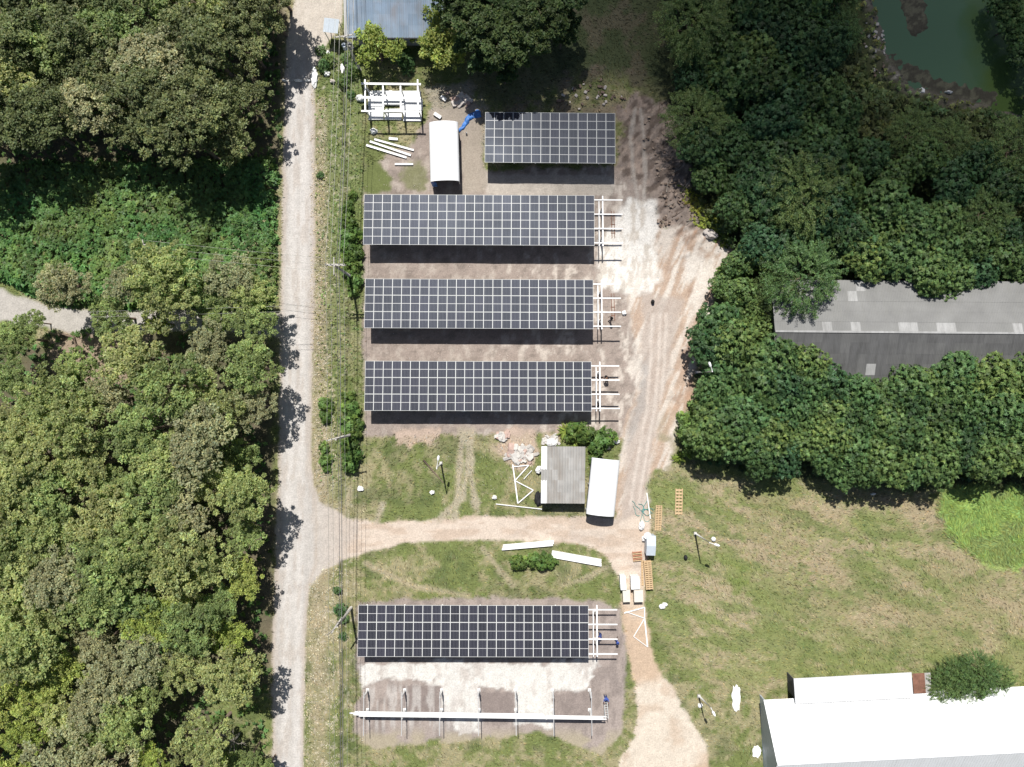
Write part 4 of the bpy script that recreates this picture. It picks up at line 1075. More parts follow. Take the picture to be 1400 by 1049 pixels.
for k, (x0, y0, x1, y1, z) in enumerate([(504,124,536,134,.25),(537,124,575,133,.25),(503,135,525,145,.4),(524,134,552,142,.5),(549,135,577,150,.35),(504,146,524,163,.3),(526,155,549,163,.25),(551,151,576,165,.3),(527,149,548,153.5,.25)]):
    a = P3((x0 + x1) / 2, (y0 + y1) / 2, z)
    ee = empty('roof_sheet_stack', a, random.uniform(-.02, .02), ('wide white sheet stack on the ground under the canopy frame, ' + ('upper left','upper right','second row left','second row centre','right middle','lower left','lower centre','lower right','centre gap')[k]), 'sheet stack', 'white sheet stacks under the canopy frame')
    for j in range(2):
        mb = MB(); mb.world = False; mb.box((random.uniform(-.04, .04), random.uniform(-.04, .04), -0.06 + j * 0.09 - z / 2), ((x1 - x0) * PM, (y1 - y0) * PM, 0.07 + (z - 0.1 if j == 0 else 0))); mb.build('sheet', M_whiteroof, ee)
e = empty('white_sack', PG(494, 134, 0.4), 0, 'white plastic bundle hanging off the left side of the canopy frame', 'sack')

def blob(name, px, py, sx, sy, sz, mt, label, cat, rz=0.0, seed=1, group=None, rough=0.25, e=None):
    """crumpled closed lump resting on the ground"""
    bm = bmesh.new(); bmesh.ops.create_icosphere(bm, subdivisions=3, radius=1)
    for v in bm.verts:
        n = mnoise.noise(v.co * 1.7 + Vector((seed * 3.1, 0, 0))) * rough * 1.6 + mnoise.noise(v.co * 4 + Vector((0, seed, 0))) * rough * 0.6
        v.co *= 1 + n
        v.co.x *= sx; v.co.y *= sy; v.co.z = max(-0.35, v.co.z) * sz + 0.35 * sz
    me = bpy.data.meshes.new(name); bm.to_mesh(me); bm.free(); me.materials.append(mt)
    o = link(name, me, None, PG(px, py), (0, 0, rz)); tag(o, label, cat, group); return o
bpy.data.objects.remove(e)
blob('plastic_bundle', 494, 135, 0.62, 0.38, 0.5, M_plastic, 'white crumpled plastic bundle at the left side of the canopy frame', 'bundle', seed=3)
blob('plastic_bundle', 511, 180, 0.42, 0.36, 0.4, M_plastic, 'white crumpled plastic bundle above the three white steel lengths', 'bundle', seed=4)
# white lengths of steel channel on the grass
def channel(px0, py0, px1, py1, w, h, label, group=None, mt=None, name='steel_channel', z=0.05):
    a = PG(px0, py0, z + h / 2); b = PG(px1, py1, z + h / 2)
    c = (a + b) / 2; d = b - a; e = empty(name, (c.x, c.y, c.z), math.atan2(d.y, d.x), label, 'steel channel', group)
    L = d.length; mb = MB(); mb.world = False
    mb.box((0, 0, 0), (L, w, h)); mb.build('web', mt or M_white, e)
    for s, r in ((1, 0), (-1, 0)):
        mb = MB(); mb.world = False; mb.box((0, s * (w / 2 - 0.02), h / 2 + 0.02), (L - 0.01, 0.03, 0.04)); mb.build('flange', mt or M_white, e)
    return e
g = 'white steel channels on the grass at the upper left'
channel(512, 191, 566, 206, 0.22, 0.12, 'white steel channel, upper of the three slanting lengths on the grass', g)
channel(506, 194, 562, 213, 0.24, 0.14, 'white steel channel, middle of the three slanting lengths on the grass', g)
channel(501, 199, 556, 216, 0.26, 0.12, 'white steel channel, lower of the three slanting lengths on the grass', g)
channel(540, 225, 565, 225, 0.22, 0.12, 'short white steel channel lying level above the top long array')
channel(532, 190, 544, 191, 0.3, 0.15, 'very short white offcut right of the three slanting channels')
channel(594, 156, 603, 162, 0.4, 0.25, 'short white offcut lying at the top left corner of the barrel roofed shelter')
channel(603, 133, 610, 138, 0.4, 0.25, 'small white block beside the rubble at the upper yard')
def stack(px0, py0, px1, py1, n, label):
    a = PG(px0, py0); b = PG(px1, py1); c = (a + b) / 2; d = b - a
    e = empty('purlin_stack', (c.x, c.y, c.z), math.atan2(d.y, d.x), label, 'steel stack', 'stacks of white steel channels below the side road'); L = d.length
    for k in range(n):
        for j in range(2):
            mb = MB(); mb.world = False
            mb.box((random.uniform(-.12, .12), (k - (n - 1) / 2) * 0.21 + random.uniform(-.01, .01), 0.12 + j * 0.17), (L, 0.19, 0.15)); mb.build('channel', M_white, e)
    for s in (-0.3, 0.3):
        mb = MB(); mb.world = False; mb.box((L * s, 0, 0.022), (0.12, n * 0.22, 0.06)); mb.build('bearer', M_wood, e)
stack(687, 748, 756, 742, 3, 'white stack of steel channels at the lower edge of the side road')
stack(755, 757, 822, 769, 4, 'larger white stack of steel channels right of the round shrubs')
channel(678, 689, 741, 696, 0.10, 0.10, 'long thin white pole on the grass left of the tin shed', mt=M_white)
channel(884, 674, 889, 709, 0.12, 0.10, 'thin white pole on the grass beside the teal net', mt=M_white)

def truss(label, pts, segs, z=0.12):
    P0 = [PG(x, y, z) for x, y in pts]; c = sum(P0, Vector()) / len(P0)
    e = empty('steel_truss', c, 0, label, 'steel truss')
    for k, (i, j, w_) in enumerate(segs):
        mb = MB(); mb.beam(P0[i] + Vector((0, 0, 0.004 * k)), P0[j] + Vector((0, 0, 0.004 * k)), w_, 0.09); mb.build('chord' if w_ > 0.12 else 'strut', M_white, e)
truss('white zigzag steel truss lying on the lawn left of the tin shed', [(701,635),(704,657),(708,688),(723,636),(729,670),(703,638),(727,643),(716,655),(724,679)],
      [(0,1,0.13),(1,2,0.15),(5,3,0.11),(3,1,0.11),(1,4,0.11),(4,2,0.12),(6,7,0.07)])
truss('white zigzag steel truss lying across the dirt path above the bottom array', [(881,830),(881,845),(885,884),(853,838),(866,870),(855,836)],
      [(0,1,0.1),(1,2,0.15),(3,0,0.12),(5,1,0.07),(1,4,0.08),(4,2,0.06)])

# ------------------------------------------------------------------ barrel roofed shelters
def barrel(px0, py0, px1, py1, w, label, he=2.3, rise=0.75, panel=None):
    """px0,py0 - px1,py1: the ridge line ends seen from above"""
    a = P3(px0, py0, he + rise * 0.6); b = P3(px1, py1, he + rise * 0.6)
    c = (a + b) / 2; d = b - a; L = d.length; rz = math.atan2(d.y, d.x) + math.pi / 2
    e = empty('barrel_roofed_shelter', (c.x, c.y, 0), rz, label, 'shelter', 'white barrel roofed shelters')
    n = 14; segs = int(L / 1.0)
    def arc(r_add, t):
        th = math.pi * t
        return (-(w / 2 + r_add) * math.cos(th) , he + (rise + r_add) * math.sin(th))
    for k in range(segs):                                # curved roof sheets, each lapped over the next
        y0 = -L / 2 + L / segs * k; y1 = y0 + L / segs + 0.02
        mb = MB(); mb.world = False; vs = []; fs = []
        for i in range(n + 1):
            for r_, y_ in ((0.0, y0), (0.0, y1), (-0.05, y1), (-0.05, y0)):
                x, z = arc(r_, i / n); vs.append((x, y_, z + 0.006 * (k % 2)))
        for i in range(n):
            A = i * 4; B = A + 4
            for q in range(4): fs.append((A + q, A + (q + 1) % 4, B + (q + 1) % 4, B + q))
        fs += [(3, 2, 1, 0), tuple(n * 4 + q for q in (0, 1, 2, 3))]
        mb.add(vs, fs, 0, False); mb.build('roof_sheet', M_whiteroof, e)
    for s in (-1, 1):
        for f in (-0.46, 0, 0.46):
            mb = MB(); mb.world = False; mb.box((s * (w / 2 - 0.12), L * f, he / 2), (0.1, 0.1, he)); mb.build('post', M_steel, e)
    mb = MB(); mb.world = False; mb.box((0, L * 0.46, he * 0.5), (w - 0.3, 0.06, he - 0.05)); mb.build('back_wall', M_dark, e)
    mb = MB(); mb.world = False; mb.box((-w / 2 + 0.2, 0.1, he * 0.5), (0.05, L * 0.88, he - 0.06)); mb.build('side_wall', M_dark, e)
    mb = MB(); mb.world = False; mb.box((w / 2 - 0.2, 0.1, he * 0.5), (0.05, L * 0.88, he - 0.06)); mb.build('side_wall', M_dark, e)
    return e, L
e, L = barrel(606, 166.5, 608, 247.5, 3.35, 'white barrel roofed shelter between the canopy frame and the top solar array')
mb = MB(); mb.world = False; mb.box((-1.35, -L / 2 + 0.05, 1.1), (0.6, 0.06, 1.9)); mb.build('blue_panel', M_blue, e)
barrel(829, 628, 821, 705, 3.25, 'white barrel roofed shelter beside the track, right of the tin shed', he=2.3)

# tin shed with corrugated sheets
def rot(v, a): return (v[0] * math.cos(a) - v[1] * math.sin(a), v[0] * math.sin(a) + v[1] * math.cos(a))
def corrug(w, l, pitch=0.15, amp=0.018, th=0.02):
    mb = MB(); mb.world = False; n = max(4, int(w / pitch * 2)); vs = []; fs = []
    for i in range(n + 1):
        x = -w / 2 + w * i / n; z = amp * (1 if i % 2 else -1)
        vs += [(x, -l / 2, z), (x, l / 2, z)]
    for i in range(n): fs.append((2 * i, 2 * i + 2, 2 * i + 3, 2 * i + 1))
    return vs, fs, mb
def sheet_mesh(w, l, mts, pitch=0.15, amp=0.018, name='roof_sheet'):
    vs, fs, mb = corrug(w, l, pitch, amp); mb.add(vs, fs); return mb.mesh(name, mts)
M_tin = mat('weathered_tin', (0.38, 0.37, 0.35), 0.6, 0.2, noise_amt=0.12, noise_scale=0.9, stain=(0.28, 0.24, 0.20), stain_amt=0.6, stain_scale=0.7, streak=(2.0, 0.35, 1))
M_tin2 = mat('lighter_tin', (0.42, 0.41, 0.39), 0.6, 0.2, noise_amt=0.12, noise_scale=0.9, stain=(0.30, 0.27, 0.24), stain_amt=0.5, stain_scale=0.8, streak=(2.0, 0.35, 1))
a = P3(740, 611, 2.7); b = P3(800, 611, 2.7); c = P3(740, 688, 2.45)
Wd = b.x - a.x; Ld = a.y - c.y; cen = Vector(((a.x + b.x) / 2, (a.y + c.y) / 2, 0))
e = empty('tin_shed', cen, -0.008, 'grey corrugated tin shed with a white left roof strip beside the side road', 'shed')
cols, rows = 8, 5; tl = math.atan2(0.25, Ld)
for i in range(cols):
    for j in range(rows):
        wcol = Wd / cols; lr = Ld / rows
        white = (i == 0 and j in (0, 1, 3, 4)) 
        me = sheet_mesh(wcol * (1.02), lr * 1.06, M_whiteroof if white else (M_tin if (i * 3 + j * 5) % 4 else M_tin2), wcol / 1.5, 0.0 if white else 0.045)
        y = Ld / 2 - lr * (j + 0.5)
        link('roof_sheet', me, e, (-Wd / 2 + wcol * (i + 0.5), y, 2.58 + y * math.tan(tl) + 0.012 * (j % 2) + 0.006 * (i % 2)), (tl, 0, random.uniform(-.004, .004)))
for s in (-1, 1):
    mb = MB(); mb.world = False; mb.box((s * (Wd / 2 - 0.25), 0, 1.2), (0.08, Ld - 0.4, 2.3)); mb.build('wall', M_dark, e)
    mb = MB(); mb.world = False; mb.box((0, s * (Ld / 2 - 0.25), 1.19), (Wd - 0.7, 0.08, 2.28)); mb.build('wall', M_dark, e)
blob('black_tyre_heap', 736, 682, 0.42, 0.8, 0.55, M_black, 'black heap of bags at the lower left corner of the tin shed', 'heap', seed=9)
blob('plastic_bundle', 737, 642, 0.38, 0.42, 0.6, M_plastic, 'white crumpled bundle at the left wall of the tin shed', 'bundle', seed=10)

# ------------------------------------------------------------------ blue roofed building at the top
M_blueroof = mat('faded_blue_roof', (0.23, 0.30, 0.385), 0.55, 0.1, noise_amt=0.14, noise_scale=0.6, stain=(0.25, 0.23, 0.21), stain_amt=0.5, stain_scale=0.6, streak=(1.6, 0.5, 1))
M_blueroof2 = mat('faded_blue_roof_light', (0.265, 0.335, 0.42), 0.55, 0.1, noise_amt=0.14, noise_scale=0.6, stain=(0.26, 0.22, 0.20), stain_amt=0.5, stain_scale=0.6, streak=(1.6, 0.5, 1))
h = 3.4
a = P3(475, 51, h); b = P3(606, 50, h)
Wd = b.x - a.x; e = empty('blue_roofed_building', ((a.x + b.x) / 2, a.y, 0), 0, 'long building with a faded blue sheet roof at the top edge of the photo', 'building')
n = 11; cw = Wd / n; lr = 1.22; tl = math.radians(8)
for i in range(n):
    for j in range(12):
        if 'bs%d' % (j % 2) not in PROTO:
            PROTO['bs%d' % (j % 2)] = sheet_mesh(cw * 1.0, lr * 1.06, M_blueroof if j % 2 else M_blueroof2, 0.25, 0.03)
        me = PROTO['bs%d' % random.randint(0, 1)] if i + j > 0 else PROTO['bs0']
        if 'bs1' not in PROTO: me = PROTO['bs0']
        s = lr * (j + 0.5)
        link('roof_sheet', me, e, (-Wd / 2 + cw * (i + 0.5), s * math.cos(tl), h + s * math.sin(tl) + 0.004 * (i % 2)), (tl + 0.035, 0, 0))
mb = MB(); mb.world = False; mb.box((0, 7.6, 1.6), (Wd - 0.3, 14.2, 3.15)); mb.build('wall', M_wall, e)
mb = MB(); mb.world = False; mb.box((0, -0.05, h - 0.12), (Wd, 0.12, 0.14)); mb.build('gutter', M_dark, e)
mb = MB(); mb.world = False; mb.box((-Wd / 2 - 0.18, 7.2, h + 0.95), (0.32, 14.6, 0.06), mat=Matrix.Rotation(tl, 3, 'X')); mb.build('verge_board', M_wall, e)

# white-topped kiosk by the pole
e = empty('awning', PG(459, 50), -0.12, 'small pale tin canopy under the cables beside the blue roofed building', 'canopy')
for i in range(3):
    me = sheet_mesh(0.58, 1.6, M_bluegrey); link('roof_sheet', me, e, (-0.6 + 0.57 * i, 0.2, 2.35 + 0.004 * i), (0.06, 0, 0))
for sx_ in (-0.75, 0.75):
    for sy_ in (-0.5, 0.85):
        mb = MB(); mb.world = False; mb.box((sx_, sy_, 1.15), (0.08, 0.08, 2.3)); mb.build('post', M_steel, e)

# ------------------------------------------------------------------ grey barn
def stained_roof(name, base, st, amt):
    return mat(name, base, 0.75, 0.0, noise_amt=0.14, noise_scale=0.5, stain=st, stain_amt=amt, stain_scale=0.9, streak=(2.2, 0.35, 1))
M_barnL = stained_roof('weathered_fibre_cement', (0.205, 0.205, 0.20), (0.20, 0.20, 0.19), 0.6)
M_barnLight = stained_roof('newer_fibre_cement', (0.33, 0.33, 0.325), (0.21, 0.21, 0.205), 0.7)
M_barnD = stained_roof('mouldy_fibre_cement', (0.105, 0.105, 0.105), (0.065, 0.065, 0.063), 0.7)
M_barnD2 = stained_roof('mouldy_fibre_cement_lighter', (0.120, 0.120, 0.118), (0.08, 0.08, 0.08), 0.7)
he, hr = 3.6, 5.2
rl = P3(1060, 453, hr); e = empty('grey_barn', (rl.x, rl.y, 0), -0.008, 'long grey barn with a gabled fibre cement roof half hidden by trees', 'barn')
Lb = 36.0; span = 5.9; sl = math.hypot(span, hr - he); tl = math.atan2(hr - he, span)
nr_, nc_ = 5, 34; cw = Lb / nc_; lr = sl / nr_
bm_ = {k: sheet_mesh(cw * 1.03, lr * 1.07, m_, 0.18, 0.022) for k, m_ in (('L', M_barnL), ('LL', M_barnLight), ('D', M_barnD), ('D2', M_barnD2))}
lights_up = {(0,j) for j in ()}
rr_ = random.Random(4)
for i in range(nc_):
    for j in range(nr_):
        s = lr * (j + 0.5)
        k = 'LL' if (j == 0 and rr_.random() < 0.2) or rr_.random() < 0.03 else 'L'
        if not (j >= 3 and i > nc_ + 5):
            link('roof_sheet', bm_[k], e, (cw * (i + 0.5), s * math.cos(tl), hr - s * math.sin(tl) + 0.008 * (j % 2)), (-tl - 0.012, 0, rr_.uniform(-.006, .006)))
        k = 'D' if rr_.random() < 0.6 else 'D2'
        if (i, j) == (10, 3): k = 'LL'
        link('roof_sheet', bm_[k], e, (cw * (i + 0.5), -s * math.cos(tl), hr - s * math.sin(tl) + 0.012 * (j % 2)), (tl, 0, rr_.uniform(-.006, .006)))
mb = MB(); mb.world = False; mb.box((Lb / 2, 0, hr + 0.05), (Lb, 0.22, 0.06)); mb.build('ridge_cap', M_barnLight, e)
for s in (-1, 1):
    mb = MB(); mb.world = False; mb.box((Lb / 2, s * (span - 0.5), he / 2), (Lb - 0.6, 0.15, he - 0.1)); mb.build('wall', M_dark, e)
mb = MB(); mb.world = False
v = [(0.3, -span + .5, 0), (0.3, span - .5, 0), (0.3, span - .5, he), (0.3, 0, hr - 0.12), (0.3, -span + .5, he)]
mb.add(v + [(x + 0.15, y, z) for x, y, z in v], [(0,1,2,3,4), (9,8,7,6,5)]); mb.build('gable_wall', M_dark, e)

# ------------------------------------------------------------------ long white building
he, hr = 2.4, 6.2; ang = 0.052
c0 = P3(1044, 957, he); e = empty('long_white_building', (c0.x, c0.y, 0), ang, 'long white metal roofed building at the bottom right corner', 'building')
Lw = 38; r0 = P3(1058, 1045, hr)
dd = rot((r0.x - c0.x, r0.y - c0.y), -ang); span = -dd[1]
sl = math.hypot(span, hr - he); tl = math.atan2(hr - he, span); ncol = 20; cw = Lw / ncol
M_greyroof = mat('shaded_white_sheet', (0.80, 0.80, 0.80), 0.45, noise_amt=0.03)
mw = sheet_mesh(cw, sl, M_whiteroof, 0.3, 0.02)
for i in range(ncol):
    for s in (1, -1):
        link('roof_sheet', mw, e, (cw * (i + 0.5), -span + s * span / 2, (he + hr) / 2 + 0.008 * (i % 2)), (-tl * s, 0, 0))
mb = MB(); mb.world = False; mb.box((Lw / 2, -span, hr + 0.04), (Lw, 0.3, 0.05)); mb.build('ridge_cap', M_whiteroof, e)
x_ = 0.25
v = [(x_, -0.35, 0), (x_, -0.35, he + .1), (x_, -span, hr - 0.1), (x_, -2 * span + .35, he + .1), (x_, -2 * span + .35, 0)]
mb = MB(); mb.world = False; mb.add(v + [(x + 0.15, y, z) for x, y, z in v], [(0,1,2,3,4), (9,8,7,6,5), (0,5,6,1)]); mb.build('gable_wall', M_bluegrey, e)
for y_ in (-1.2, -2 * span + 1.2):
    mb = MB(); mb.world = False; mb.box((Lw / 2, y_, he / 2), (Lw - 0.8, 0.12, he)); mb.build('wall', M_dark, e)
# lean-to
p = P3(1085, 927.5, 2.9); q = P3(1246, 922, 2.9)
l0 = rot((p.x - c0.x, p.y - c0.y), -ang); l1 = rot((q.x - c0.x, q.y - c0.y), -ang)
Wl = l1[0] - l0[0]; dl = l0[1] + 0.4; nl = 12
ee = empty('lean_to_roof', (p.x, p.y, 0), ang, 'white lean-to with a flat sheet roof on the upper side of the long white building', 'lean-to')
M_wr2 = mat('dull_white_sheet', (0.56, 0.57, 0.58), 0.5, noise_amt=0.05, noise_scale=0.8, stain=(0.52, 0.51, 0.50), stain_amt=0.6, stain_scale=0.6, streak=(2, 0.25, 1))
ml = sheet_mesh(Wl / nl, dl, M_wr2, 0.3, 0.02)
for i in range(nl):
    link('roof_sheet', ml, ee, (Wl / nl * (i + 0.5), -dl / 2, 3.0 + 0.01 * (i % 2)), (-0.05, 0, 0))
mb = MB(); mb.world = False; mb.box((Wl / 2, -1.3, 1.4), (Wl - 0.4, 0.1, 2.75)); mb.build('wall', M_dark, ee)
mb = MB(); mb.world = False; mb.box((0.25, -dl / 2, 1.4), (0.1, dl - 0.7, 2.7)); mb.build('wall', M_dark, ee)
ee = empty('rusty_lean_to', (*P(1257, 934.5, 2.8), 0), ang, 'rusty red brown sheet roof patch between the white lean-to and the round tree', 'lean-to')
for i in range(3):
    ms = sheet_mesh(0.68, 2.25, M_rust if i < 2 else M_tin2, 0.15, 0.02)
    link('roof_sheet', ms, ee, (-0.35 + 0.68 * i, 0, 2.75 + 0.01 * (i % 2)), (-0.05, 0, 0))
mb = MB(); mb.world = False; mb.box((0.3, -0.6, 1.3), (1.6, 0.1, 2.5)); mb.build('wall', M_dark, ee)

# ------------------------------------------------------------------ pole line
POLES = []
def utility_pole(px, py, h, rz, label, arms=1, gear=False):
    x, y = P(px, py, h); e = empty('utility_pole', (x, y, gz(x, y)), rz, label, 'utility pole', 'utility poles')
    mb = MB(); mb.world = False; mb.tube([(0, 0, -0.1), (0, 0, h)], [0.17, 0.11], 8); mb.build('shaft', M_concrete, e)
    for k in range(arms):
        z = h - 0.25 - 0.7 * k
        mb = MB(); mb.world = False; mb.box((0, 0.14, z), (2.1, 0.12, 0.12)); mb.build('crossarm', M_concrete, e)
        for ix in (-0.95, -0.45, 0.45, 0.95):
            mb = MB(); mb.world = False; mb.tube([(ix, 0.14, z + 0.06), (ix, 0.14, z + 0.14), (ix, 0.14, z + 0.3)], [0.05, 0.08, 0.04], 8); mb.build('insulator', M_porcelain, e)
    if arms > 1:
        mb = MB(); mb.world = False; mb.box((-0.14, 0, h - 0.45), (0.1, 1.9, 0.1)); mb.build('crossarm', M_concrete, e)
    if gear:
        for s, m_ in ((-0.3, M_bluegrey), (0.35, M_tin)):
            mb = MB(); mb.world = False; mb.tube([(s, -0.35, h - 2.1), (s, -0.35, h - 1.2)], [0.26, 0.26], 12); mb.tube([(s, -0.35, h - 1.2), (s, -0.35, h - 1.0)], [0.08, 0.05], 8); mb.build('transformer', m_, e)
    POLES.append((x, y, h)); return e
utility_pole(470, 50, 9.0, 0.15, 'topmost concrete utility pole with transformers beside the blue roofed building', 1, True)
utility_pole(457, 363, 9.0, 0.0, 'concrete utility pole with a crossed pair of arms left of the upper arrays', 2)
utility_pole(459, 601, 8.6, 0.28, 'concrete utility pole with a slanting arm above the side road mouth', 1)
utility_pole(461, 857, 7.4, 1.0, 'concrete utility pole with a steeply turned arm beside the bottom array', 1)
xw, yw, hw = (*P(192, 337, 8.5), 8.5)
e = empty('utility_pole', (xw, yw, 0), 0.2, 'lone utility pole standing in the creeper thicket left of the main road', 'utility pole', 'utility poles')
mb = MB(); mb.world = False; mb.tube([(0,0,-.1),(0,0,hw)], [0.17, 0.11], 8); mb.build('shaft', M_concrete, e)
mb = MB(); mb.world = False; mb.box((0, 0.14, hw - 0.25), (1.9, 0.12, 0.12)); mb.build('crossarm', M_concrete, e)
mb = MB(); mb.world = False; mb.box((0.14, 0, hw - 0.5), (0.1, 1.6, 0.1)); mb.build('crossarm', M_concrete, e)
def cable(pts, off, dz, rad, mt, label, sag=0.5, grp='overhead cables along the pole line'):
    path = []
    for (a, b) in zip(pts[:-1], pts[1:]):
        a = Vector(a); b = Vector(b); d = (b - a); s = Vector((d.y, -d.x, 0)).normalized() * -off if False else Vector((off, 0, 0))
        if abs(d.x) > abs(d.y): s = Vector((0, off, 0))
        n = 12
        for k in range(n + (1 if b == Vector(pts[-1]) else 0)):
            t = k / n; path.append(a.lerp(b, t) + s + Vector((0, 0, dz - sag * 4 * t * (1 - t))))
    mb = MB(); mb.tube(path, rad, 5); c = mb.build('power_cable', mt); tag(c, label, 'cable', grp)
pl = [(*P(470, -130, 9), 9)] + POLES + [(*P(462, 1130, 8), 8)]
for off, dz, r_, m_, l in ((-0.95, 0.05, 0.016, M_wirelight, 'leftmost thin overhead cable on the crossarms along the pole line'),
                       (-0.45, 0.05, 0.016, M_wirelight, 'second thin overhead cable from the left on the crossarms'),
                       (0.45, 0.05, 0.016, M_wirelight, 'third thin overhead cable from the left on the crossarms'),
                       (0.95, 0.05, 0.016, M_wirelight, 'rightmost thin overhead cable on the crossarms along the pole line'),
                       (-0.02, -1.0, 0.028, M_wire, 'thick black bundled cable slung below the crossarms'),
                       (0.14, -1.6, 0.02, M_wire, 'lower black cable slung under the bundled cable')):
    cable(pl, off, dz, r_, m_, l)
for off, l in ((-0.7, 'lowest in the photo of the three cables crossing the main road to the thicket pole'), (0.0, 'middle of the three cables crossing the main road'), (0.7, 'upper of the three cables crossing the main road')):
    cable([(xw, yw, hw), POLES[1]], off, 0.0, 0.013, M_wirelight, l, 0.5, 'cables crossing the main road')
for off, l in ((-0.3, 'lower service cable crossing the main road below the pole cables'), (0.3, 'upper service cable crossing the main road below the pole cables')):
    cable([(*P(120, 430, 7), 7), (*P(458, 420, 7), 7)], off, 0.0, 0.015, M_wirelight, l, 0.3, 'cables crossing the main road')

# lamp posts
def lamp_post(bx, by, tx, ty, label, lamp=None, arm=None, h=6.6):
    b = PG(bx, by); t = Vector((*P(tx, ty, h), h)); e = empty('lamp_post', b, 0, label, 'lamp post', 'lamp posts')
    mb = MB(); mb.tube([b, b.lerp(t, 0.5), t], [0.11, 0.09, 0.065], 8); mb.build('shaft', M_steel, e)
    d = Vector(arm) if arm else Vector((0.9, 0, 0.1))
    mb = MB(); mb.tube([t - Vector((0, 0, 0.05)), t + d * 0.6 + Vector((0, 0, 0.12)), t + d], [0.045, 0.04, 0.035], 6); mb.build('arm', M_steel, e)
    mb = MB(); q = t + d; dn = d.normalized(); mb.tube([q, q + dn * 0.08, q + dn * 0.5, q + dn * 0.6], [0.05, 0.15, 0.13, 0.04], 8); mb.build('lamp_head', M_white, e)
    mb = MB(); mb.box(b + Vector((0, 0, 0.15)), (0.34, 0.34, 0.3)); mb.build('footing', M_concrete, e)
lamp_post(952, 509, 974, 508, 'lamp post leaning over the edge of the tree belt beside the bare ground', arm=(-0.2, 0.5, 0.1))
lamp_post(950, 729, 970, 742, 'lamp post on the meadow right of the pallets', arm=(0.5, -0.15, 0.1))
lamp_post(955, 951, 972, 968, 'lamp post near the long white building', arm=(0.15, -0.3, 0.1), h=5.5)
lamp_post(603, 633, 597, 641, 'lamp post standing alone on the small lawn above the side road', arm=(0.15, 0.9, 0.1), h=6.4)
e = empty('fallen_pole', PG(592, 645), 0, 'short dark pole lying slanted on the small lawn beside the lamp post', 'pole')
mb = MB(); mb.tube([PG(579, 629, 0.14), PG(592, 644, 0.1), PG(606, 660, 0.06)], [0.13, 0.08, 0.05], 8); mb.build('pole', M_bark, e)
blob('white_bundle', 975, 737, 0.28, 0.28, 0.35, M_plastic, 'round white ball shaped bundle beside the meadow lamp post', 'bundle', seed=20, rough=0.08)
blob('dark_bucket', 937, 762, 0.22, 0.3, 0.4, M_black, 'small dark bin on the meadow left of the lamp post shadow', 'bin', seed=21, rough=0.1)
blob('white_sheet_heap', 957, 964, 0.26, 0.26, 0.3, M_plastic, 'small white bundle at the foot of the lamp post near the long white building', 'bundle', seed=22)

# ------------------------------------------------------------------ pallets, crates, cabinets
def pallet(px, py, rz, L, W, label, n=13, layers=1, h=0.14):
    e = empty('timber_pallet', PG(px, py), rz, label, 'pallet', 'timber pallets')
    for l in range(layers):
        z = 0.08 + l * h
        for s in (-1, 0, 1):
            mb = MB(); mb.world = False; mb.box((s * (W / 2 - 0.05), 0, z), (0.09, L, 0.09)); mb.build('runner', M_wood, e)
        for k in range(n):
            mb = MB(); mb.world = False; mb.box((0, -L / 2 + L * (k + 0.5) / n, z + 0.058), (W, L / n * 0.55, 0.025)); mb.build('slat', M_wood, e)
pallet(900, 708, -0.05, 3.0, 0.75, 'long pale timber pallet on the grass right of the thin white pole', 15)
pallet(928, 686, -0.02, 3.1, 0.85, 'long brown timber pallet on the grass, farthest right of the pallets', 8)
pallet(885.5, 785, 0.08, 3.35, 0.85, 'reddish stacked timber pallets below the blue grey cabinet', 14, 5)
pallet(878, 783, 0.02, 3.0, 0.25, 'narrow brown timber pallet leaning along the stacked pallets', 10)
e = empty('small_red_crate', PG(871, 760), 0.1, 'small reddish timber crate left of the blue grey cabinet', 'crate')
M_redwood = mat('reddish_timber', (0.42, 0.20, 0.12), 0.8, noise_amt=0.2, noise_scale=5)
for k in range(6):
    mb = MB(); mb.world = False; mb.box((0, -0.5 + 0.2 * k, 0.3), (1.1, 0.12, 0.03)); mb.build('slat', M_redwood if k % 2 else M_wood, e)
for s in (-0.5, 0.5):
    mb = MB(); mb.world = False; mb.box((s, 0, 0.14), (0.08, 1.1, 0.28)); mb.build('side', M_redwood, e)
def cabinet(px, py, w, l, h, rz, mt, label, gable=False, mt2=None, name='storage_box'):
    x, y = P(px, py, h); e = empty(name, (x, y, gz(x, y)), rz, label, 'box', 'boxes beside the dirt path')
    mb = MB(); mb.world = False; mb.box((0, 0, (h + 0.08) / 2), (w, l, h - 0.08)); mb.build('body', mt, e)
    if gable:
        for s in (1, -1):
            mb = MB(); mb.world = False
            v = [(-w/2-.04, 0, h + .28), (w/2+.04, 0, h + .28), (w/2+.04, s*(l/2+.05), h + .02), (-w/2-.04, s*(l/2+.05), h + .02)]
            mb.add(v + [(a, b, c - 0.05) for a, b, c in v], [(0,1,2,3),(7,6,5,4),(0,4,5,1),(1,5,6,2),(2,6,7,3),(3,7,4,0)]); mb.build('roof_panel', mt2 or mt, e)
    else:
        mb = MB(); mb.world = False; mb.box((0, 0, h + 0.035), (w + 0.04, l + 0.04, 0.07)); mb.build('lid', mt2 or mt, e)
    for s in (-1, 1):
        mb = MB(); mb.world = False; mb.box((s * w * 0.3, 0, 0.04), (0.1, l, 0.08)); mb.build('skid', M_wood, e)
    return e
cabinet(890, 746, 0.98, 2.2, 1.6, -0.03, M_bluegrey, 'blue grey cabinet with a small gabled roof beside the dirt path', True, name='equipment_cabinet')
cabinet(852, 797, 0.62, 1.6, 1.2, 0.05, M_plastic, 'narrow bright white box, upper left of the four boxes on the path')
cabinet(856.5, 815, 0.80, 1.35, 0.9, 0.05, M_cream, 'cream box, lower left of the four boxes on the path')
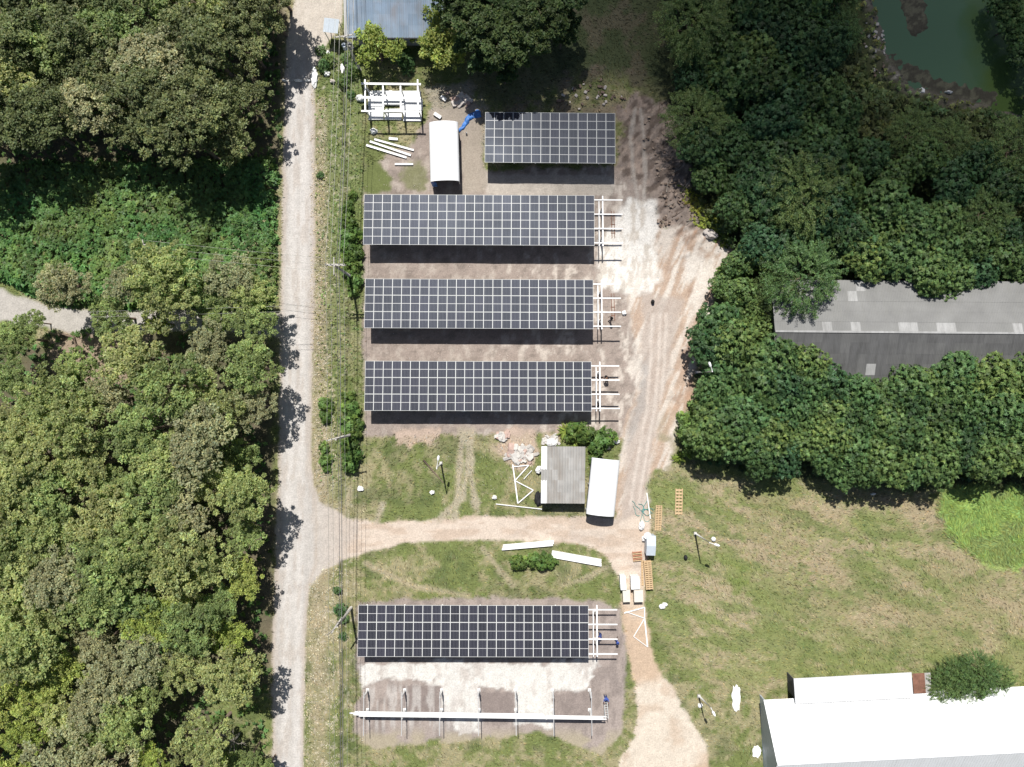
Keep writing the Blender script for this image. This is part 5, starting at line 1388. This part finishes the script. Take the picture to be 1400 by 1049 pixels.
cabinet(868.5, 797, 0.95, 1.45, 1.2, 0.05, M_plastic, 'white box, upper right of the four boxes on the path')
cabinet(873, 815, 1.0, 1.35, 1.0, 0.03, M_cream, 'pale cream box, lower right of the four boxes on the path')
e = empty('satellite_dish', PG(883, 730), 0, 'round white dish on a short stand above the blue grey cabinet', 'dish')
mb = MB(); mb.world = False
mb.tube([(0,0,0.95),(0,0,1.0),(0,0,1.14)], [0.1,0.3,0.44], 18, cap=False); mb.tube([(0,0,1.12),(0,0,1.14)], [0.43,0.44], 18); mb.build('bowl', M_plastic, e)
mb = MB(); mb.world = False; mb.tube([(0,0,0),(0,0,0.96)], 0.06, 8); mb.build('stand', M_steel, e)
for i, (x, y, sx_, sy_, l) in enumerate([(877,718,0.35,0.5,'crumpled white sack on the verge under the teal net'),(880,737,0.28,0.3,'small white sack touching the round dish stand')]):
    blob('white_sack', x, y, sx_, sy_, 0.45, M_plastic, l, 'sack', seed=30 + i)
# teal net
e = empty('teal_net_heap', PG(877, 702), 0, 'tangle of teal netting on the verge right of the track', 'net')
rn = random.Random(8)
for k in range(9):
    pts = []; a = rn.uniform(0, 6.28); p = PG(877 + rn.uniform(-3, 3), 701 + rn.uniform(-5, 5), 0.1)
    for j in range(8):
        pts.append(p.copy()); a += rn.uniform(-.7, .7); p = p + Vector((math.cos(a) * 0.2, math.sin(a) * 0.24, rn.uniform(-.04, .05))); p.z = max(p.z, 0.05)
    mb = MB(); mb.tube(pts, 0.025, 5); mb.build('strand', M_teal, e)

# blue tarpaulin: crumpled ribbon
def tarp(pts, w, label, mt=M_blue, seed=1):
    """crumpled cloth strip along pts (photo pixels)"""
    n = 26; m_ = 8; path = []
    P_ = [PG(*p) for p in pts]; segl = len(P_) - 1
    vs = []; fs = []; rn = random.Random(seed)
    for i in range(n + 1):
        t = i / n * segl; k = min(int(t), segl - 1); c = P_[k].lerp(P_[k + 1], t - k); d = (P_[k + 1] - P_[k]).normalized(); s = Vector((-d.y, d.x, 0))
        ww = w[0] + (w[1] - w[0]) * i / n
        for j in range(m_ + 1):
            u = j / m_ - 0.5; q = c + s * u * ww
            z = 0.14 + 0.28 * abs(mnoise.noise(Vector((q.x * 2.2, q.y * 2.2, seed)))) + 0.1 * abs(mnoise.noise(Vector((q.x * 6, q.y * 6, seed))))
            vs.append((q.x + 0.12 * mnoise.noise(q * 3), q.y + 0.12 * mnoise.noise(q * 3.3 + Vector((5, 0, 0))), z * (1 - (2 * u) ** 4) + 0.04))
    for i in range(n):
        for j in range(m_): a = i * (m_ + 1) + j; fs.append((a, a + 1, a + m_ + 2, a + m_ + 1))
    mb = MB(); mb.add(vs, fs, 0, True); o = mb.build('tarpaulin', mt); tag(o, label, 'tarpaulin'); return o
tarp([(627,180),(634,173),(640,163),(646,158),(657,155)], (0.35, 0.95), 'crumpled bright blue tarpaulin between the barrel shelter and the top array')
# white plastic sheets on grass
def flat_sheet(px, py, sx_, sy_, label, seed):
    bm = bmesh.new(); n = 40; vs = [bm.verts.new((0, 0, 0.10))]
    for k in range(n):
        a = 2 * math.pi * k / n; r = 1 + 0.28 * mnoise.noise(Vector((math.cos(a) * 2.2, math.sin(a) * 2.2, seed))) + 0.14 * mnoise.noise(Vector((math.cos(a) * 6, math.sin(a) * 6, seed)))
        vs.append(bm.verts.new((math.cos(a) * r * sx_, math.sin(a) * r * sy_, 0.05)))
    for k in range(n): bm.faces.new((vs[0], vs[1 + k], vs[1 + (k + 1) % n]))
    r = bmesh.ops.subdivide_edges(bm, edges=bm.edges[:], cuts=2, use_grid_fill=True)
    for v in bm.verts: v.co.z += 0.10 * mnoise.noise(v.co * 2.5 + Vector((seed, 0, 0))) + 0.04
    g = bmesh.ops.extrude_face_region(bm, geom=bm.faces[:]); 
    for v in [q for q in g['geom'] if isinstance(q, bmesh.types.BMVert)]: v.co.z += 0.05
    me = bpy.data.meshes.new('plastic_sheet'); bm.to_mesh(me); bm.free(); me.materials.append(M_plastic)
    o = link('plastic_sheet', me, None, PG(px, py, 0.02)); tag(o, label, 'plastic sheet')
flat_sheet(1006, 954, 0.5, 1.55, 'long ragged white plastic sheet on the grass left of the long white building', 1)
flat_sheet(1034, 1027, 0.5, 0.7, 'pale crumpled sheet against the gable end of the long white building', 2)
for i, (x, y, a, b, l) in enumerate([(430,107,0.42,1.1,'heap of white sacks on the right verge at the end of the road strip'),(447,101,0.4,0.33,'white sack in the weeds right of the road sacks'),
        (469,95,0.26,0.55,'upright white sack beside the ditch below the blue roofed building'),(449,74,0.22,0.34,'small white sack below the pale tin canopy'),(455,112,0.3,0.2,'grey white rag in the weeds below the upright sack'),
        (408,111,0.5,0.16,'flat white sack lying in the middle of the road'),(389,111,0.3,0.1,'small white rag at the left edge of the road'),(421,111,0.3,0.12,'small white sack near the right edge of the road'),
        (905,829,0.35,0.25,'white rag on the grass right of the fallen truss'),(909,826,0.3,0.2,'bright white scrap on the grass right of the fallen truss'),(1193,675,0.28,0.16,'small white scrap on the grass under the tree belt'),
        (676,680,0.28,0.24,'small white stone like sack at the left end of the long thin pole'),(591,673,0.3,0.22,'small white sack on the lawn above the side road'),(493,668,0.4,0.3,'pale dusty sack on the lawn near the road mouth'),
        (754,605,0.6,0.45,'white rubble sack cluster at the top left corner of the tin shed'),(843,604,0.35,0.25,'white scrap between the shrubs and the track'),(831,612,0.3,0.25,'pale grey bundle right of the shed shrubs'),
        (638,183,0.1,0.1,'tiny white scrap below the blue tarpaulin'),(1262,124,0.3,0.4,'white rock on the near shore of the pond'),(1299,125,0.45,0.15,'pale driftwood scrap at the water edge'),(853,428,0.3,0.28,'white pail at the end of the middle array frame')]):
    blob('white_scrap' if 'rock' not in l else 'rock', x, y, a, b, 0.35, M_plastic if 'grey' not in l else M_rock, l, 'scrap' if 'sack' not in l else 'sack', seed=40 + i, rz=random.uniform(-.3, .3) if i > 3 else 0)
blob('dark_bucket', 892, 413, 0.2, 0.26, 0.55, M_black, 'small dark bucket alone on the pale chalky ground', 'bucket', seed=61, rough=0.08)
blob('boulder', 971, 321, 0.85, 0.5, 0.5, M_rock, 'large flat grey boulder on the rim of the bare ground', 'boulder', seed=62, rz=-0.4, rough=0.35)

# pale concrete strip across the road
mb = MB(); a = PG(386, 110.5, 0.05); b = PG(434, 110.5, 0.05); mb.box(((a.x + b.x) / 2, a.y, 0.02), (b.x - a.x, 0.16, 0.12)); s_ = mb.build('kerb_strip', M_slab); tag(s_, kind='structure')

# rubble heaps
def stone_mesh(seed, s=1):
    bm = bmesh.new(); bmesh.ops.create_cube(bm, size=1); rn = random.Random(seed)
    bmesh.ops.bevel(bm, geom=bm.edges[:], offset=0.12, segments=1, affect='EDGES')
    for v in bm.verts: v.co += Vector((rn.uniform(-.09, .09), rn.uniform(-.09, .09), rn.uniform(-.09, .09)))
    me = bpy.data.meshes.new('stone'); bm.to_mesh(me); bm.free(); return me
M_earth = mat('dry_earth', (0.30, 0.235, 0.19), 0.95, noise_amt=0.25, noise_scale=3, bump=0.5)
def heap(label, cpx, cpy, spots, mts, size, name='rubble_heap', piece='slab', cat='rubble', flat=0.4):
    e = empty(name, PG(cpx, cpy), 0, label, cat); mm = []
    for m_ in mts:
        for k in range(3):
            me = stone_mesh(k + 5).copy(); me.materials.append(m_); mm.append(me)
    rn = random.Random(int(cpx))
    for (x, y) in spots:
        p = PG(x, y) - e.location; s = rn.uniform(*size)
        o = link(piece, rn.choice(mm), e, (p.x, p.y, p.z + s * flat * 0.45 + rn.uniform(0, 0.1)), (rn.uniform(-.4, .4), rn.uniform(-.4, .4), rn.uniform(0, 6.28)))
        o.scale = (s * rn.uniform(.8, 1.4), s * rn.uniform(.5, 1), s * flat)
def spots(cx_, cy_, rx, ry, n, seed):
    rn = random.Random(seed); out = []
    while len(out) < n:
        x, y = rn.gauss(0, 0.5), rn.gauss(0, 0.5)
        if x * x + y * y < 1: out.append((cx_ + x * rx, cy_ + y * ry))
    return out
heap('broken white and pinkish slab rubble on the lawn right of the wheel ruts', 708, 614, spots(710, 622, 22, 15, 46, 1) + spots(688, 597, 12, 9, 14, 2) + [(691,599),(694,622),(724,625)], [M_slab, M_pinkslab, M_slab], (0.35, 0.85))
heap('heap of reddish brown blocks between the canopy frame and the blue tarpaulin', 627, 137, spots(630, 137, 13, 10, 26, 3) + [(612,128),(622,135),(638,147)], [M_pinkslab, M_rock], (0.3, 0.7))
heap('scatter of churned earth clods along the dark tangled rim of the bare ground', 905, 280, spots(918, 270, 30, 60, 70, 4) + spots(905, 200, 30, 60, 50, 5) + spots(908, 303, 10, 8, 14, 6), [M_clod, M_earth, M_earth], (0.10, 0.34), 'earth_clods', 'clod', 'earth clods', 0.6)
heap('brown clods and roots between the trees and the top solar array', 810, 125, spots(810, 128, 55, 25, 40, 7), [M_clod, M_rock], (0.12, 0.4), 'earth_clods', 'clod', 'earth clods', 0.6)
heap('pale rocks along the near shore of the pond', 1195, 70, spots(1190, 45, 16, 30, 14, 8) + spots(1210, 60, 4, 26, 14, 9) + spots(1200, 100, 14, 14, 8, 10), [M_earth, M_clod, M_concrete], (0.12, 0.4), 'shore_rocks', 'rock', 'rocks', 0.6)
heap('white stones behind the tin shed and its shrubs', 752, 600, spots(754, 602, 13, 9, 22, 11), [M_slab], (0.2, 0.55))
# roots and twigs on the churned ground
e = empty('root_tangle', PG(920, 240), 0, 'tangle of pale roots and twigs over the churned dark earth', 'roots')
rn = random.Random(12)
for k in range(34):
    x = rn.gauss(922, 14); y = rn.gauss(225, 42); a = rn.uniform(-.6, .9) + 0.6; L = rn.uniform(0.8, 2.6)
    p = PG(x, y, 0.1); d = Vector((math.cos(a), math.sin(a), 0))
    pts = [p, p + d * L * 0.5 + Vector((rn.uniform(-.2, .2), rn.uniform(-.2, .2), rn.uniform(.0, .2)))]; q = p + d * L; pts.append(Vector((q.x, q.y, gz(q.x, q.y) + 0.05)))
    mb = MB(); mb.tube(pts, [0.05, 0.035, 0.015], 4); mb.build('root', M_bark if k % 2 else M_palebark, e)
# dead log in the clearing
e = empty('fallen_branch', PG(98, 470), 0, 'dark bent branch lying in the clearing below the old lane', 'branch')
mb = MB(); mb.tube([PG(76, 459, 0.3), PG(90, 458, 0.35), PG(102, 461, 0.3), PG(105, 472, 0.25), PG(105, 488, 0.1)], [0.16, 0.15, 0.14, 0.12, 0.05], 7); mb.build('limb', M_bark, e)
mb = MB(); mb.tube([PG(104, 468, 0.25), PG(111, 478, 0.12)], [0.08, 0.03], 5); mb.build('twig', M_bark, e)
e = empty('fallen_branch', PG(461, 855), 0, 'pale dead branch on the verge beside the bottom array', 'branch')
mb = MB(); mb.tube([PG(447, 868, 0.1), PG(456, 860, 0.15), PG(462, 850, 0.1)], [0.03, 0.06, 0.04], 6); mb.build('limb', M_palebark, e)

# ------------------------------------------------------------------ workers
def person(loc, rz, pose, label, shirt, legs, hat):
    """one skinned body; joints in metres, pose gives joint overrides"""
    J = {'pelvis': (0, 0, 0.95), 'spine': (0, 0, 1.18), 'chest': (0, 0, 1.38), 'neck': (0, 0, 1.52), 'head': (0, 0.01, 1.64), 'crown': (0, 0.01, 1.74),
         'shl': (-0.19, 0, 1.43), 'ell': (-0.27, 0.02, 1.16), 'wrl': (-0.28, 0.14, 0.93), 'hal': (-0.28, 0.18, 0.85),
         'shr': (0.19, 0, 1.43), 'elr': (0.27, 0.02, 1.16), 'wrr': (0.28, 0.14, 0.93), 'har': (0.28, 0.18, 0.85),
         'hil': (-0.1, 0, 0.92), 'knl': (-0.11, 0.03, 0.5), 'anl': (-0.11, 0, 0.09), 'tol': (-0.12, 0.16, 0.04),
         'hir': (0.1, 0, 0.92), 'knr': (0.11, 0.03, 0.5), 'anr': (0.11, 0, 0.09), 'tor': (0.12, 0.16, 0.04)}
    J.update(pose)
    R = {'pelvis': .14, 'spine': .125, 'chest': .15, 'neck': .055, 'head': .095, 'crown': .07, 'shl': .07, 'ell': .045, 'wrl': .032, 'hal': .035, 'shr': .07, 'elr': .045, 'wrr': .032, 'har': .035,
         'hil': .09, 'knl': .062, 'anl': .045, 'tol': .035, 'hir': .09, 'knr': .062, 'anr': .045, 'tor': .035}
    E = [('pelvis','spine'),('spine','chest'),('chest','neck'),('neck','head'),('head','crown'),('chest','shl'),('shl','ell'),('ell','wrl'),('wrl','hal'),('chest','shr'),('shr','elr'),('elr','wrr'),('wrr','har'),
         ('pelvis','hil'),('hil','knl'),('knl','anl'),('anl','tol'),('pelvis','hir'),('hir','knr'),('knr','anr'),('anr','tor')]
    V_ = [J[k] for k in J]; r_ = [R[k] for k in J]; ed = [(list(J).index(a), list(J).index(b)) for a, b in E]
    for s, hk, wk in ((-1, 'hal', 'wrl'), (1, 'har', 'wrr')):      # fingers and thumb
        h0 = Vector(J[hk]); d = (h0 - Vector(J[wk])).normalized(); sd = d.cross(Vector((0, 0, 1)) if abs(d.z) < .9 else Vector((0, 1, 0))).normalized()
        for f in range(4):
            b0 = len(V_); o = sd * (f - 1.5) * 0.02; ln = (0.07, 0.085, 0.08, 0.06)[f]
            V_ += [tuple(h0 + o + d * 0.03), tuple(h0 + o + d * (0.03 + ln * 0.6)), tuple(h0 + o + d * (0.03 + ln) + Vector((0, 0, -0.012)))]; r_ += [.010, .009, .008]
            ed += [(list(J).index(hk), b0), (b0, b0 + 1), (b0 + 1, b0 + 2)]
        b0 = len(V_); V_ += [tuple(h0 - sd * s * 0.045 + d * 0.01), tuple(h0 - sd * s * 0.06 + d * 0.045)]; r_ += [.012, .010]; ed += [(list(J).index(hk), b0), (b0, b0 + 1)]
    me = bpy.data.meshes.new('person'); me.from_pydata(V_, ed, []); me.update()
    e = empty('person', loc, rz, label, 'person')
    tmp = link('tmp', me); sk = tmp.modifiers.new('s', 'SKIN'); sb = tmp.modifiers.new('u', 'SUBSURF'); sb.levels = 1; sb.render_levels = 1
    for i, v in enumerate(me.skin_vertices[0].data): v.radius = (r_[i], r_[i]); v.use_root = (i == 0)
    dg = bpy.context.evaluated_depsgraph_get(); nm = bpy.data.meshes.new_from_object(tmp.evaluated_get(dg)); bpy.data.objects.remove(tmp)
    nm.name = 'body'; nm.materials.clear()
    for m_ in (M_skin, shirt, legs, M_black): nm.materials.append(m_)
    pel = Vector(J['pelvis']); nk = Vector(J['neck']); hd = Vector(J['head'])
    for p in nm.polygons:
        c = p.center; p.use_smooth = True
        near = min(J, key=lambda k: (Vector(J[k]) - c).length)
        p.material_index = 0 if near in ('head', 'crown', 'neck', 'wrl', 'hal', 'wrr', 'har') else (3 if near in ('tol', 'tor', 'anl', 'anr') else (2 if near in ('knl', 'knr', 'hil', 'hir', 'pelvis') else 1))
    link('body', nm, e)
    mb = MB(); mb.world = False; c = Vector(J['crown'])
    mb.tube([c + Vector((0, 0, -0.06)), c + Vector((0, 0, -0.05)), c + Vector((0, 0, -0.045)), c + Vector((0, 0, 0.03)), c + Vector((0, 0, 0.06))], [0.17, 0.16, 0.10, 0.095, 0.04], 14); mb.build('hat', hat, e)
    for s in (-1, 1):
        mb = MB(); mb.world = False; mb.tube([hd + Vector((s * 0.033, 0.083, 0.01)), hd + Vector((s * 0.033, 0.1, 0.01))], [0.012, 0.008], 6); mb.build('eye', M_black, e)
    mb = MB(); mb.world = False; mb.tube([hd + Vector((0, 0.085, 0)), hd + Vector((0, 0.118, -0.025)), hd + Vector((0, 0.088, -0.032))], [0.01, 0.014, 0.01], 6); mb.build('nose', M_skin, e)
    mb = MB(); mb.world = False; mb.box(hd + Vector((0, 0.09, -0.055)), (0.045, 0.012, 0.01)); mb.build('mouth', M_redwood, e)
    return e
reach = {'ell': (-0.3, 0.22, 1.5), 'wrl': (-0.24, 0.36, 1.72), 'hal': (-0.23, 0.38, 1.8), 'elr': (0.3, 0.22, 1.5), 'wrr': (0.24, 0.36, 1.72), 'har': (0.23, 0.38, 1.8)}
bend = {'chest': (0, 0.22, 1.26), 'spine': (0, 0.08, 1.12), 'neck': (0, 0.36, 1.33), 'head': (0, 0.46, 1.38), 'crown': (0, 0.54, 1.44), 'shl': (-0.19, 0.26, 1.28), 'ell': (-0.26, 0.38, 1.05), 'wrl': (-0.22, 0.5, 0.86), 'hal': (-0.2, 0.53, 0.8),
        'shr': (0.19, 0.26, 1.28), 'elr': (0.26, 0.38, 1.05), 'wrr': (0.22, 0.5, 0.86), 'har': (0.2, 0.53, 0.8)}
step_ = {'knl': (-0.11, 0.14, 0.52), 'anl': (-0.11, 0.16, 0.09), 'tol': (-0.12, 0.32, 0.04), 'knr': (0.11, -0.04, 0.5), 'anr': (0.11, -0.2, 0.1), 'tor': (0.12, -0.06, 0.04)}
# tower ladder with a blue box at the end of the bare frame
person(PG(820, 864), 2.6, {**bend}, 'worker in navy clothes bending between the open purlins of the bottom array', M_denim, M_denim, M_denim)
person(PG(842, 873), -1.2, {**step_}, 'worker in blue walking at the purlin ends of the bottom array', M_blueshirt, M_denim, M_blueshirt)
person(PG(827, 949), 3.1, {**reach}, 'worker in blue reaching up beside the ladder at the right end of the bare frames', M_blueshirt, M_denim, M_blueshirt)
person(PG(829, 521), 0.4, {**bend}, 'worker in black bending under the open end of the fourth array', M_black, M_black, M_black)
person(PG(834, 437), 1.9, {**step_}, 'worker in dark clothes at the open end of the middle long array', M_black, M_denim, M_black)
# ladder leaning on the purlin bundle
e = empty('ladder', PG(829, 965), 0, 'pale aluminium ladder leaning at the right end of the purlin bundle', 'ladder')
a0 = PG(827.5, 952, 0.05); b0 = P3(829.5, 983, 3.0)
for s in (-0.17, 0.17):
    mb = MB(); mb.beam(a0 + Vector((s, 0, 0)), b0 + Vector((s, 0, 0)), 0.06, 0.08); mb.build('rail', M_alu, e)
for k in range(9):
    q = a0.lerp(b0, (k + 0.7) / 9.4); mb = MB(); mb.box(q, (0.28, 0.04, 0.03)); mb.build('rung', M_alu, e)

# ------------------------------------------------------------------ the cloud whose shadow darkens the upper right
def cloud(px, py, rx, ry, alt, th, dens, seed):
    x, y = P(px, py); off = sun_vec * (alt / sun_vec.z)
    bm = bmesh.new(); bmesh.ops.create_icosphere(bm, subdivisions=5, radius=1)
    for v in bm.verts:
        n = mnoise.fractal(v.co * 1.3 + Vector((seed, 0, 0)), 0.8, 2.1, 4)
        v.co *= 1 + 0.22 * n
        # lens-like rim, so that the cloud thins out towards its edge
        r = math.hypot(v.co.x, v.co.y); v.co.z *= max(0.05, 1.15 - r * 0.9)
        v.co.x *= rx; v.co.y *= ry; v.co.z *= th
    me = bpy.data.meshes.new('cloud'); bm.to_mesh(me); bm.free()
    m = bpy.data.materials.new('cloud_vapour'); m.use_nodes = True; N = m.node_tree.nodes; L = m.node_tree.links
    for n in list(N): N.remove(n)
    o = N.new('ShaderNodeOutputMaterial'); v = N.new('ShaderNodeVolumeScatter'); v.inputs['Density'].default_value = dens; v.inputs['Color'].default_value = (1, 1, 1, 1); v.inputs['Anisotropy'].default_value = 0.3
    L.new(v.outputs[0], o.inputs['Volume']); me.materials.append(m)
    tag(link('cloud', me, None, (x + off.x, y + off.y, alt)), kind='structure')
cloud(1135, -25, 54, 39, 420, 20, 0.055, 2)
